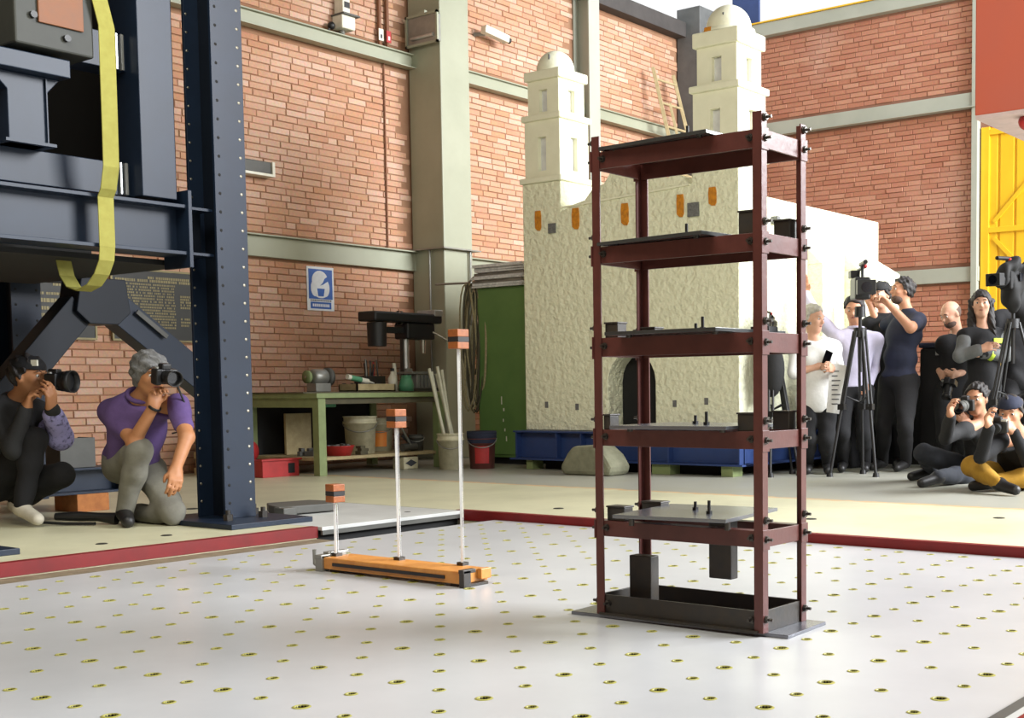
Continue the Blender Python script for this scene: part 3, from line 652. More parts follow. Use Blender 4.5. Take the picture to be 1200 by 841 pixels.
def tower(cx, cy, dz, s, drum):
    tier(cx, cy, .24, FZ, 2.745+dz, m='plaster'); ledge(cx, cy, .262, 2.745+dz, 2.80+dz)
    tier(cx, cy, .218*s, 2.80+dz, 3.335+dz, 2.86+dz, 3.18+dz); ledge(cx, cy, .245*s, 3.335+dz, 3.395+dz)
    tier(cx, cy, .192*s, 3.395+dz, 3.72+dz, 3.37+dz+.05, 3.63+dz); ledge(cx, cy, .222*s, 3.72+dz, 3.81+dz+(.04 if drum else 0))
    zb = 3.81+dz+(.04 if drum else 0)
    R = .20 if drum else .183
    if drum: part('dome_collar', MB().lathe((cx, cy, zb), [(R+.03, 0), (R+.03, .03), (R, .03)], 28), 'plasters', ch)
    part('dome', MB().lathe((cx, cy, zb), [(R, 0), (R, .05 if drum else .03)]+[(R*math.cos(a*math.pi/20), (.05 if drum else .03)+R*1.03*math.sin(a*math.pi/20)) for a in range(1, 11)], 28), 'plasters', ch)
    part('chimney_peg', B(cx-R*.88, cx-R*.80, cy-.06, cy-.045, zb+.10, zb+.15), 'anchor', ch)
tower(9.49, 7.98, 0, 1.0, False); tower(9.495, 6.00, -.005, 1.06, True)
# nave and apse
part('nave', B(9.50, 12.07, 5.80, 8.15, FZ, 2.47), 'plaster', ch, 0.012)
part('apse', MB().prism([(12.07, FZ), (12.6, FZ), (12.6, 1.97), (12.07, 2.07)], (0, 5.80, 0), (1, 0, 0), (0, 0, 1), (0, 1, 0), 2.2), 'plaster', ch, 0.012)
for x in (10.55, 11.30): part('buttress', MB().prism([(x, FZ), (x+.24, FZ), (x+.24, 1.92), (x, 1.92)], (0, 5.64, 0), (1, 0, 0), (0, 0, 1), (0, 1, 0), .18).prism([(5.64, 1.92), (5.815, 1.92), (5.815, 2.1)], (x, 0, 0), (0, 1, 0), (0, 0, 1), (1, 0, 0), .24), 'plaster', ch, 0.008)
part('side_anchor', B(9.87, 9.93, 5.735, 5.80, 2.24, 2.30), 'anchor', ch)
for (y, z, w, h) in ((8.02, 2.385, .075, .19), (7.555, 2.365, .085, .20), (6.975, 2.355, .085, .20), (6.36, 2.375, .075, .20), (6.02, 2.425, .08, .16)):
    zz = [(-.5, -.35), (-.3, -.5), (.1, -.48), (.45, -.36), (.5, .2), (.42, .5), (-.4, .5), (-.5, .25)]
    part('orange_patch', MB().prism([(y+a*w, z+b*h) for a, b in zz], (FX-.012, 0, 0), (0, 1, 0), (0, 0, 1), (1, 0, 0), .014), 'patch', ch)
part('orange_patch', MB().prism([(6.075+a*.08, 3.83+b*.10) for a, b in zz], (9.27, 0, 0), (0, 1, 0), (0, 0, 1), (1, 0, 0), .014), 'patch', ch)
part('anchor_plate', B(FX-.02, FX+.01, 7.80, 7.885, 2.255, 2.345), 'anchor', ch); part('anchor_plate', B(FX-.02, FX+.01, 6.16, 6.275, 2.27, 2.39), 'anchor', ch)
for (y, z) in ((7.95, .62), (7.57, .60), (6.44, .63), (6.1, .65)): part('plug_hole', B(FX-.003, FX+.01, y-.02, y+.02, z-.03, z+.03), 'anchor', ch)
# blue steel base on timber blocks
bx0 = 9.13
part('base_web', MB().box(bx0+.05, bx0+.065, 5.66, 8.24, .11, .355).box(bx0+.06, 12.6, 5.72, 5.735, .11, .355), 'bluebase', ch)
part('base_flange', MB().box(bx0-.03, 12.6, 5.64, 8.26, .355, .372), 'bluebase', ch, 0.003)
part('base_flange', MB().box(bx0-.06, bx0+.16, 5.62, 8.28, .092, .108).box(bx0, 12.6, 5.62, 5.80, .092, .108), 'bluebase', ch, 0.003)
for y in (8.23, 7.72, 7.42, 7.1, 6.72, 6.42, 5.68): part('stiffener', B(bx0-.02, bx0+.05, y-.008, y+.008, .108, .355), 'bluebase', ch)
for (y0, y1) in ((8.02, 8.10), (7.40, 7.48), (6.4, 6.6), (5.74, 5.86)): part('support_block', B(bx0-.02, bx0+.14, y0, y1, 0, .092), 'bench', ch, 0.003)
part('support_block', B(12.2, 12.5, 5.7, 5.9, 0, .092), 'bench', ch); part('under_base_shade', B(bx0+.15, 12.4, 6.0, 8.0, .0, .35), 'blackm', ch)  # black box stands for the shade beneath the blue base
single('sandbag', MB().prism([(6.74, 0), (7.28, 0), (7.31, .07), (7.22, .20), (7.16, .26), (6.90, .27), (6.79, .19), (6.71, .08)], (8.66, 0, 0), (0, 1, 0), (0, 0, 1), (1, 0, 0), .30), 'stone', 'squat grey-green sandbag on the floor before the blue church base', 'sandbag', 0.05)

# ================================================================== workbench corner
wb = thing('workbench', 'olive green steel workbench with lower shelf against the brick wall', 'workbench', (8.2, 9.65, 0))
bz = .752
part('worktop', B(7.40, 9.03, 9.08, 10.20, bz-.045, bz), 'bench', wb, 0.004)
part('worktop_back', B(7.38, 9.03, 9.24, 10.20, bz, bz+.012), 'benchdk', wb)
for (x, y) in ((7.43, 9.10), (8.93, 9.10), (7.43, 10.10), (8.93, 10.10)): part('leg', B(x, x+.085, y, y+.085, 0, bz-.045), 'bench', wb, 0.004)
part('shelf', B(7.44, 8.98, 9.15, 10.12, .135, .165), 'board', wb, 0.003)
part('apron', B(7.50, 8.93, 9.12, 9.14, bz-.10, bz-.045), 'benchdk', wb); part('apron', B(7.43, 7.45, 9.18, 10.10, bz-.13, bz-.045), 'bench', wb)
part('back_panel', B(7.46, 9.0, 10.12, 10.14, .16, bz-.05), 'blackm', wb)
def at_bench(x, y): return (x, y, bz+.0125)
gr = thing('bench_grinder', 'grey bench grinder on the left end of the workbench', 'grinder', at_bench(7.86, 9.65))
gx, gy, gz = 7.87, 9.62, bz+.155
part('motor', MB().lathe((gx-.085, gy, gz), [(0, 0), (.06, 0), (.075, .02), (.075, .15), (.06, .17), (0, .17)], 20, (1, 0, 0)), 'grey', gr)
part('wheel_guard', MB().lathe((gx+.085, gy, gz), [(0, 0), (.088, 0), (.088, .045), (0, .045)], 20, (1, 0, 0)), 'machinegrey', gr)
part('wheel', MB().lathe((gx-.15, gy, gz), [(0, 0), (.06, 0), (.06, .03), (0, .03)], 18, (1, 0, 0)), 'bench', gr)
part('shaft', MB().cone((gx-.16, gy, gz), (gx-.08, gy, gz), .012, .012, 8), 'zinc', gr)
part('pedestal', B(gx-.09, gx+.09, gy-.07, gy+.07, bz+.0125, gz-.06), 'grey', gr, 0.006)
tr = thing('parts_tray', 'shallow wooden tray of small parts on the workbench', 'tray', at_bench(8.33, 9.42))
part('tray_body', MB().box(8.06, 8.55, 9.30, 9.56, bz+.0125, bz+.025).box(8.06, 8.55, 9.30, 9.315, bz+.0125, bz+.085).box(8.06, 8.55, 9.545, 9.56, bz+.0125, bz+.085).box(8.06, 8.075, 9.30, 9.56, bz+.0125, bz+.085).box(8.535, 8.55, 9.30, 9.56, bz+.0125, bz+.085), 'board', tr)
t = MB(); r = random.Random(3)
for k in range(60): t.obox((8.09+r.random()*.43, 9.33+r.random()*.2, bz+.06+r.random()*.03), (.03, .02, .012), rz(r.random()*3))
part('small_parts', t, 'machinegrey', tr, kind='stuff')
t = thing('sealant_tube', 'white sealant tube with green print lying on the parts tray', 'tube', (8.16, 9.40, bz+.09))
tm = Vector((.30, -.0, -.055)).normalized(); a0 = Vector((8.03, 9.40, bz+.155))
part('cartridge', MB().cone(a0, a0+tm*.26, .026, .026, 14), 'white', t); part('print_band', MB().cone(a0+tm*.04, a0+tm*.17, .0268, .0268, 14, False), 'teal', t); part('nozzle', MB().cone(a0+tm*.26, a0+tm*.34, .012, .004, 10), 'white', t)
t = thing('spray_bottle', 'white plastic bottle beside the green jar on the workbench', 'bottle', at_bench(8.74, 9.55))
part('bottle_body', MB().lathe((8.74, 9.55, bz+.0125), [(0, 0), (.045, 0), (.045, .13), (.018, .18), (.018, .20), (0, .20)], 16), 'white', t); part('cap', MB().lathe((8.74, 9.55, bz+.2125), [(.02, 0), (.02, .03), (0, .03)], 12), 'black', t)
t = thing('jar', 'squat green jar on the workbench', 'jar', at_bench(8.88, 9.5))
part('jar_body', MB().lathe((8.88, 9.5, bz+.0125), [(0, 0), (.075, 0), (.078, .06), (.06, .12), (.05, .14), (0, .14)], 18), 'teal', t); part('lid', MB().lathe((8.88, 9.5, bz+.1525), [(.052, 0), (.052, .02), (0, .02)], 16), 'teal', t)
t = thing('tool_caddy', 'dark caddy full of tools at the back of the workbench', 'caddy', at_bench(8.70, 9.85))
part('caddy_box', B(8.58, 8.84, 9.76, 9.94, bz+.0125, bz+.17), 'blacksteel', t, 0.004)
r = random.Random(8)
for k in range(9):
    x, y = 8.61+.024*k, 9.80+.1*r.random(); part('tool', MB().tube([(x, y, bz+.10), (x+r.uniform(-.03, .03), y, bz+.26+r.random()*.08)], .009, 6), r.choice(['black', 'grey', 'redp', 'black', 'machinegrey']), t)
single('white_rod', MB().cone((8.93, 9.7, bz+.0125), (8.92, 9.72, bz+.30), .02, .02, 10), 'white', 'short white tube standing beside the tool caddy', 'tube')
# drill press
dp = thing('drill_press', 'black pillar drill press standing on the right of the workbench', 'drill', at_bench(9.12, 9.72))
dx, dy = 9.20, 9.74
part('foot', B(8.98, 9.34, 9.50, 9.95, bz+.0125, bz+.045), 'blacksteel', dp, 0.006)
part('pillar', MB().cone((dx-.10, dy, bz+.045), (dx-.10, dy, 1.42), .04, .04, 16), 'alu', dp)
part('rack_rail', B(dx-.155, dx-.14, dy-.02, dy+.02, bz+.08, 1.36), 'blacksteel', dp)
part('belt_cover', MB().box(8.58, 9.52, dy-.13, dy+.13, 1.47, 1.57), 'black', dp, 0.02)
part('head', B(dx-.16, dx+.24, dy-.10, dy+.10, 1.30, 1.47), 'black', dp, 0.02)
part('cover_end', B(9.40, 9.525, dy-.135, dy+.135, 1.545, 1.615), 'alu', dp, 0.01)
part('motor', MB().cone((8.72, dy, 1.22), (8.72, dy, 1.46), .095, .10, 18), 'black', dp)
part('motor_bracket', B(8.72, 9.1, dy-.05, dy+.05, 1.36, 1.42), 'black', dp)
part('strap_ring', MB().lathe((9.02, dy, 1.52), [(.075, 0), (.075, .02), (.068, .02), (.068, 0)], 16, (1, 0, 0)), 'grey', dp)
part('spindle', MB().cone((dx+.13, dy-.02, 1.16), (dx+.13, dy-.02, 1.32), .025, .035, 12), 'zinc', dp)
part('feed_handle', MB().tube([(dx+.20, dy-.10, 1.38), (dx+.30, dy-.20, 1.30), (dx+.34, dy-.24, 1.27)], .010), 'zinc', dp); part('handle_knob', MB().ball((dx+.34, dy-.24, 1.27), .02, 10, 8), 'black', dp)
part('work_table', MB().box(dx-.16, dx+.18, dy-.16, dy+.14, .94, .965).box(dx-.14, dx-.06, dy-.06, dy+.06, .90, 1.0), 'grey', dp, 0.004)
part('vice', MB().box(dx-.08, dx+.22, dy-.14, dy-.06, .80, .935).box(dx-.10, dx+.24, dy-.17, dy-.02, .77, .80), 'grey', dp, 0.004)
for k in range(5): part('vice_bar', MB().cone((dx-.03+.05*k, dy-.145, .80), (dx-.03+.05*k, dy-.145, .93), .008, .008, 8), 'machinegrey', dp)

def bucket(name, label, x, y, z, r, h, m, lid=None, mark=None, cat='bucket', label_m=None, handle=True, group=None):
    t = thing(name, label, cat, (x, y, z), group)
    part('bucket_body', MB().lathe((x, y, z), [(0, 0), (r*.88, 0), (r*.98, h*.80), (r*1.06, h*.80), (r*1.06, h*.86), (r, h*.86), (r*1.02, h*.97), (r*1.06, h*.97), (r*1.06, h), (r*.96, h), (r*.94, h*.9), (0, h*.9)], 28), m, t)
    if lid: part('bucket_lid', MB().lathe((x, y, z+h*.93), [(r*1.07, 0), (r*1.09, h*.03), (r*1.07, h*.09), (r*.9, h*.09), (0, h*.08)], 28), lid, t)
    if handle:
        a = math.atan2(-y, -x)
        part('handle', MB().tube([(x+r*1.07*math.cos(a+q), y+r*1.07*math.sin(a+q), z+h*(.83-.25*math.cos(q*1.0))) for q in [-1.5+.25*k for k in range(13)]], .005, 6), 'grey', t)
    if mark:
        a = math.atan2(-y, -x); v = []; f = []
        for i, q in enumerate(np.linspace(-.55, .55, 9)):
            for zz in (.15, .62): v.append((x+r*.985*math.cos(a+q)*(1.0 if zz > .3 else .955), y+r*.985*math.sin(a+q)*(1.0 if zz > .3 else .955), z+h*zz))
        f = [(2*i, 2*i+2, 2*i+3, 2*i+1) for i in range(8)]; part('bucket_label', MB().add(v, f), mark, t)
    return t
bucket('bucket', 'white plastic bucket of pale pipes right of the workbench', 8.74, 8.75, 0, .125, .35, 'dirtywhite', None, None)
bucket('bucket', 'maroon bucket with navy lid band beside the green cabinet', 9.00, 8.58, 0, .135, .36, 'maroon', 'navy', 'redp')
bk = bpy.data.objects['bucket.001']; part('navy_band', MB().lathe((9.00, 8.58, .25), [(.137, 0), (.145, .06), (.146, .09), (.14, .09)], 28), 'navy', bk)
bucket('bucket', 'large stained white bucket on the workbench shelf', 8.26, 9.50, .165, .155, .36, 'dirtywhite', None, None)
bucket('bucket', 'orange-labelled white bucket beside the large one on the shelf', 8.62, 9.62, .165, .13, .33, 'dirtywhite', None, 'orange')
bucket('bucket', 'small grey pail at the right end of the workbench shelf', 8.86, 9.35, .165, .075, .16, 'machinegrey', None, None)
t = thing('plastic_bowl', 'red plastic bowl of hardware at the front of the bench shelf', 'bowl', (7.82, 9.30, .165))
part('bowl_body', MB().lathe((7.82, 9.30, .165), [(0, 0), (.11, 0), (.145, .09), (.15, .095), (.14, .09), (.105, .012), (0, .012)], 24), 'redp', t)
tt = MB(); r = random.Random(5)
for k in range(40): tt.obox((7.82+r.uniform(-.09, .09), 9.30+r.uniform(-.09, .09), .165+.07+r.random()*.03), (.03, .02, .02), rz(r.random()*3))
part('hardware', tt, 'machinegrey', t, kind='stuff')
single('metal_box', MB().box(8.0, 8.09, 9.2, 9.28, .166, .20).box(8.01, 8.10, 9.2, 9.26, .20, .225).box(8.0, 8.06, 9.2, 9.27, .225, .25), 'benchdk', 'little stack of dark offcuts beside the red bowl', 'offcuts', 0.003)
single('sheet_offcut', B(7.66, 7.96, 9.86, 9.89, .166, .56), 'board', 'tan board offcut standing at the back of the bench shelf', 'board', 0.003)
single('teal_tray', B(7.60, 7.85, 9.35, 9.8, .62, .655), 'teal', 'teal plastic tray under the worktop, left side', 'tray', 0.01)
t = thing('power_tool', 'grey-black power tool lying on the bench shelf by the buckets', 'tool', (8.70, 9.33, .166))
part('tool_body', MB().cone((8.62, 9.30, .205), (8.80, 9.30, .215), .038, .034, 14), 'machinegrey', t); part('tool_grip', MB().bar((8.78, 9.30, .21), (8.68, 9.36, .33), .03, .04), 'black', t, 0.006)
part('lever', MB().tube([(8.72, 9.28, .22), (8.62, 9.27, .36), (8.57, 9.27, .43)], .010), 'grey', t)
t = thing('paint_tub', 'white square tub with a dark printed diamond under the shelf', 'tub', (8.62, 9.22, 0))
part('tub_body', B(8.49, 8.68, 9.14, 9.30, 0.0, .118), 'dirtywhite', t, 0.008); part('tub_label', MB().prism([(8.51, .06), (8.585, .025), (8.66, .06), (8.585, .095)], (0, 9.139, 0), (1, 0, 0), (0, 0, 1), (0, 1, 0), .002), 'ink', t)
t = thing('steel_crate', 'dark red steel crate on the floor left of the workbench leg', 'crate', (7.25, 9.5, 0))
part('crate_body', MB().box(7.02, 7.42, 9.38, 9.40, 0, .15).box(7.02, 7.04, 9.40, 9.70, 0, .15).box(7.40, 7.42, 9.40, 9.70, 0, .15).box(7.02, 7.42, 9.70, 9.72, 0, .15).box(7.04, 7.40, 9.40, 9.70, 0, .02), 'redp', t, 0.003)
part('crate_lip', MB().box(7.0, 7.44, 9.36, 9.40, .15, .165), 'redp', t); part('cutout', B(7.30, 7.37, 9.375, 9.381, .03, .12), 'blackm', t)
single('red_disc', MB().lathe((7.10, 9.66, .235), [(0, 0), (.085, 0), (.085, .03), (0, .03)], 20, (.25, -1, .1)), 'redp', 'round red plastic lid leaning in the red steel crate', 'lid')
t = thing('block_stack', 'pale wooden offcuts stacked by the wall left of the workbench', 'offcuts', (7.05, 10.2, 0))
for k in range(5): part('plank', B(6.98+.02*(k % 2), 7.32, 10.10, 10.35, .075*k, .075*k+.065), 'board', t, 0.003)
t = thing('metal_scrap', 'small pile of grey metal fittings behind the red crate', 'fittings', (7.62, 9.6, .166))
for k, (x, y, a) in enumerate(((7.56, 9.52, .4), (7.63, 9.6, 1.2), (7.60, 9.45, 2.0), (7.68, 9.52, .1))): part('fitting', MB().obox((x, y, .19+.025*(k % 2)), (.09, .035, .045), rz(a)), 'machinegrey', t, 0.004)
# pipes standing in the bucket
for k, (x, y, tx, ty, h) in enumerate(((8.67, 8.76, 8.62, 8.90, .98), (8.70, 8.80, 8.67, 8.92, .95), (8.74, 8.74, 8.71, 8.88, 1.0), (8.78, 8.76, 8.74, 8.92, .93), (8.80, 8.80, 8.79, 8.90, .97))):
    single('pipe', MB().tube([(x, y, .325), (tx, ty, h)], .016+.004*(k == 3), 10), 'pipe', ['first pale pipe in the white bucket, nearest the bench', 'second pale pipe in the white bucket from the bench', 'tallest pale pipe in the white bucket', 'thick pale pipe in the white bucket', 'pale pipe in the white bucket nearest the tall clear rod'][k], 'pipe', group='pipes in the white bucket')
# green cabinet, sheets on it, ropes
cb = thing('cabinet', 'tall green steel cabinet between column and church model', 'cabinet', (9.95, 8.86, 0))
part('cabinet_body', B(9.62, 10.35, 8.50, 9.20, .07, 1.825), 'cabinet', cb, 0.006)
part('cabinet_door', B(9.605, 9.62, 8.53, 9.17, .10, 1.80), 'cabinet', cb, 0.004)
part('plinth', B(9.68, 10.3, 8.56, 9.14, 0, .07), 'blackm', cb)
part('chipped_paint', MB().box(9.601, 9.606, 8.83, 8.845, .55, .58).box(9.601, 9.606, 8.84, 8.85, .44, .47).box(9.601, 9.606, 8.82, 8.832, .34, .37).box(9.601, 9.606, 8.80, 8.812, .24, .29).box(9.601, 9.606, 8.86, 8.87, .62, .70), 'white', cb)
r = random.Random(11); z = 1.8255
for k in range(9):
    hgt = .020+.006*(k % 3); a = r.uniform(-.03, .03)
    single('metal_sheet', MB().obox((9.95+r.uniform(-.05, .05), 8.86+r.uniform(-.02, .03), z+hgt/2), (.76, .70, hgt-.002), rz(a)), 'silver' if k not in (2, 5) else 'grey',
           ['bottom', 'second', 'third', 'fourth', 'middle', 'sixth', 'seventh', 'second from top', 'topmost'][k]+' galvanised sheet of the stack on the green cabinet', 'sheet', group='sheets on the green cabinet')
    z += hgt
rp = thing('rope_bundle', 'bundle of tan ropes and dark cables hanging beside the green cabinet', 'rope', (9.92, 9.3, .5))
r = random.Random(21)
part('hook', MB().tube([(9.86, 10.05, 1.93), (9.70, 9.40, 1.90), (9.66, 9.28, 1.95)], .012), 'grey', rp)
for k in range(16):
    y0 = 9.30+r.uniform(-.10, .10); x0 = 9.66+r.uniform(-.05, .05); L_ = r.uniform(.7, 1.35); w_ = r.uniform(.05, .14); pts = []
    for q in range(21):
        s_ = q/20*2*math.pi; pts.append((x0+.03*math.sin(s_*2+k), y0+w_*math.sin(s_)*(1-.25*math.cos(s_)), 1.88-L_/2+L_/2*math.cos(s_)))
    part('coil', MB().tube(pts, .009+.004*(k % 3 == 0), 6), 'rope' if k % 5 < 3 else 'ropedk', rp)

# ================================================================== things on the left wall
WY = YL-.014
sg = thing('safety_sign', 'blue and white safety sign with a round pictogram on the brick wall', 'sign', (8.71, WY, 1.60))
part('sign_board', B(8.535, 8.885, WY-.008, WY, 1.615, 2.07), 'signwhite', sg); part('blue_field', B(8.555, 8.865, WY-.010, WY-.008, 1.735, 2.045), 'signblue', sg); part('blue_band', B(8.575, 8.845, WY-.010, WY-.008, 1.635, 1.705), 'signblue', sg)
t = MB()
def disc(t, x, z, rx, rzv, y, n=20): t.add([(x+rx*math.cos(2*math.pi*k/n), y, z+rzv*math.sin(2*math.pi*k/n)) for k in range(n)], [tuple(range(n))])
disc(t, 8.70, 1.93, .105, .10, WY-.012); disc(t, 8.64, 1.85, .06, .09, WY-.0121); disc(t, 8.77, 1.85, .055, .09, WY-.0122); disc(t, 8.71, 1.80, .09, .055, WY-.0123)
part('pictogram', t, 'signwhite', sg)
t = MB().prism([(8.675, 1.765), (8.745, 1.765), (8.76, 1.845), (8.66, 1.845)], (0, WY-.0135, 0), (1, 0, 0), (0, 0, 1), (0, 1, 0), .001); t.prism([(8.70, 1.875), (8.735, 1.885), (8.815, 1.93), (8.82, 1.985), (8.76, 1.95), (8.74, 1.91)], (0, WY-.0135, 0), (1, 0, 0), (0, 0, 1), (0, 1, 0), .001); part('pictogram_detail', t, 'signblue', sg)
t = MB()
for k in range(9): t.box(8.60+.025*k, 8.618+.025*k, WY-.0115, WY-.0102, 1.655, 1.685)
part('lettering', t, 'signwhite', sg, kind='stuff'); t = MB()
for k in range(11): t.box(8.575+.0255*k, 8.592+.0255*k, WY-.0092, WY-.0081, 1.713, 1.728)
part('lettering', t, 'ink', sg, kind='stuff')
def plaque(label, x0, x1, z0, z1, rows, seed):
    p = thing('plaque', label, 'plaque', ((x0+x1)/2, WY, z0), 'bronze plaques behind the blue frame')
    part('plaque_plate', B(x0, x1, WY-.02, WY, z0, z1), 'bronze', p)
    part('plaque_frame', MB().box(x0-.015, x1+.015, WY-.026, WY-.0, z0-.018, z0).box(x0-.015, x1+.015, WY-.026, WY-.0, z1, z1+.018).box(x0-.018, x0, WY-.026, WY-.0, z0, z1).box(x1, x1+.018, WY-.026, WY-.0, z0, z1), 'gold', p)
    r = random.Random(seed); t = MB()
    for (z, h, xa, xb) in rows:
        x = x0+xa
        while x < x0+xb:
            w = r.choice((.012, .016, .02)); w *= h/.022
            t.box(x, x+w, WY-.023, WY-.02, z, z+h); x += w+.006 if r.random() > .18 else w+.022
    part('lettering', t, 'gold', p, kind='stuff')
plaque('bronze plaque with four short lines, left of the pair behind the blue frame', 5.45, 6.18, 1.26, 1.86, [(1.70, .028, .36, .60), (1.62, .022, .05, .6), (1.555, .034, .05, .62), (1.49, .03, .05, .62), (1.43, .03, .05, .60)], 4)
rows = [(1.815, .022, .35, .80), (1.785, .024, .03, .82)]+[(1.755-.026*k, .016, .03+.02*(k > 7), .62) for k in range(16)]+[(1.66-.026*k, .018, .68, .78) for k in range(5)]+[(1.45-.03*k, .018, .68, .78) for k in range(3)]
plaque('bronze plaque crowded with raised lettering beside the drilled blue column', 6.36, 7.22, 1.26, 1.885, rows, 6)
fl_ = thing('floodlight', 'square glass-fronted floodlight on the shaded side of the tall column', 'lamp', (9.98, 10.27, 4.55))
part('lamp_housing', B(9.965, 10.029, 10.06, 10.50, 4.58, 4.88), 'grey', fl_, 0.01); part('lamp_frame', MB().box(9.94, 9.965, 10.03, 10.53, 4.56, 4.585).box(9.94, 9.965, 10.03, 10.53, 4.875, 4.90).box(9.94, 9.965, 10.03, 10.055, 4.56, 4.90).box(9.94, 9.965, 10.505, 10.53, 4.56, 4.90), 'olive', fl_)
part('lamp_glass', B(9.955, 9.962, 10.055, 10.505, 4.585, 4.875), 'grey', fl_); part('reflector', MB().cone((9.952, 10.10, 4.65), (9.952, 10.44, 4.65), .022, .022, 10), 'alu', fl_); part('hinge', B(9.94, 9.98, 10.22, 10.31, 4.90, 4.93), 'olive', fl_)
cc = thing('wall_siren', 'white wall-mounted box with bracket above the upper girt', 'fixture', (9.05, YL-.1, 4.5))
part('siren_body', MB().box(8.96, 9.14, WY-.16, WY, 4.56, 4.70).box(8.99, 9.09, WY-.14, WY, 4.71, 4.95), 'white', cc, 0.01); part('siren_mouth', B(9.01, 9.08, WY-.146, WY-.138, 4.78, 4.84), 'black', cc)
part('siren_shelf', B(8.95, 9.17, WY-.2, WY, 4.695, 4.712), 'machinegrey', cc); part('siren_bracket', MB().tube([(9.05, WY-.05, 4.56), (9.04, WY-.06, 4.513)], .03, 8), 'grey', cc); part('junction', MB().ball((8.90, WY-.06, 4.58), .04, 10, 8).tube([(8.90, WY-.06, 4.58), (8.86, WY-.04, 4.513)], .012), 'black', cc)
for k, (x, m, lb, n_) in enumerate(((9.56, 'white', 'white', 'leftmost clay-red riser pipe, with a white tag'), (9.67, 'redp', 'red', 'middle clay-red riser pipe, with a red tag'), (9.585, 'machinegrey', 'grey', ''))):
    if not n_: continue
    t = thing('riser_pipe', n_, 'pipe', (x+.03, WY-.03, 4.52), 'riser pipes beside the tall column')
    part('pipe_run', MB().cone((x+.03, WY-.03, 4.525), (x+.03, WY-.03, 5.8), .022, .022, 10), 'orangepl', t); part('tag', B(x-.005, x+.06, WY-.06, WY-.05, 4.575, 4.70), m, t)
    part('tag_mark', B(x+.015, x+.04, WY-.063, WY-.06, 4.60, 4.64), 'ink' if lb == 'white' else 'signwhite', t)
single('conduit', MB().cone((9.655, WY-.012, 2.34), (9.655, WY-.012, 4.35), .010, .010, 8), 'orangepl', 'thin rust conduit running up the bricks beside the tall column', 'pipe')
t = thing('wall_lamp', 'small pale bulkhead lamp on the brick wall right of the drilled blue column', 'lamp', (7.95, WY, 2.9))
part('lamp_body', B(7.62, 8.06, WY-.10, WY, 2.93, 3.05), 'machinegrey', t, 0.01); part('lamp_rim', MB().box(7.60, 8.09, WY-.12, WY, 2.905, 2.93).box(8.06, 8.09, WY-.12, WY, 2.93, 3.05), 'white', t)
t = thing('wall_camera', 'pale security camera on the wall right of the tall column', 'camera', (11.25, WY-.1, 4.95))
part('camera_mount', MB().tube([(11.1, WY, 4.98), (11.16, WY-.12, 4.98)], .025), 'grey', t); part('camera_body', MB().bar((11.10, WY-.15, 5.02), (11.46, WY-.2, 4.96), .10, .09), 'white', t, 0.01); part('camera_lens', MB().cone((11.46, WY-.2, 4.96), (11.50, WY-.205, 4.953), .035, .035, 12), 'black', t)
ld = thing('ladder', 'old wooden ladder leaning on the upper girt in the far corner', 'ladder', (14.9, YL-.8, 0))
def lean(x0, z0, x1, w=.05):
    return MB().bar((x0, YL-.20-(5.25-z0)*.20, z0), (x1, YL-1.25, 0.0), w, w)
part('rail', lean(14.47, 5.24, 15.0), 'board', ld, 0.004); part('rail', lean(14.96, 5.22, 15.66), 'board', ld, 0.004); part('middle_rail', lean(14.74, 4.78, 15.3, .04), 'board', ld, 0.004)
for k in range(15):
    z = 5.08-.33*k; q = (5.24-z)/5.24; yy = YL-.20-(5.25-z)*.20; part('rung', MB().cone((14.47+.53*q, yy, z), (14.96+.70*q, yy, z), .018, .018, 8), 'board', ld)
# red box hanging at the right
rb = thing('crane_cabin', 'rust-red sheet-metal cabin hanging from the roof at upper right', 'cabin', (8.6, 2.2, 2.47))
part('cabin_shell', B(7.82, 9.6, 1.0, 3.09, 2.485, 6.2), 'redbox', rb, 0.01); part('cabin_floor', B(7.825, 9.595, 1.005, 3.085, 2.462, 2.486), 'pale', rb); part('floor_lamp', MB().ball((7.95, 2.80, 2.43), .05, 12, 8), 'redp', rb)
part('hanger_post', MB().box(8.0, 8.1, 2.9, 3.0, 6.19, 6.26).box(9.3, 9.4, 2.9, 3.0, 6.19, 6.26), 'darkgrey', rb)

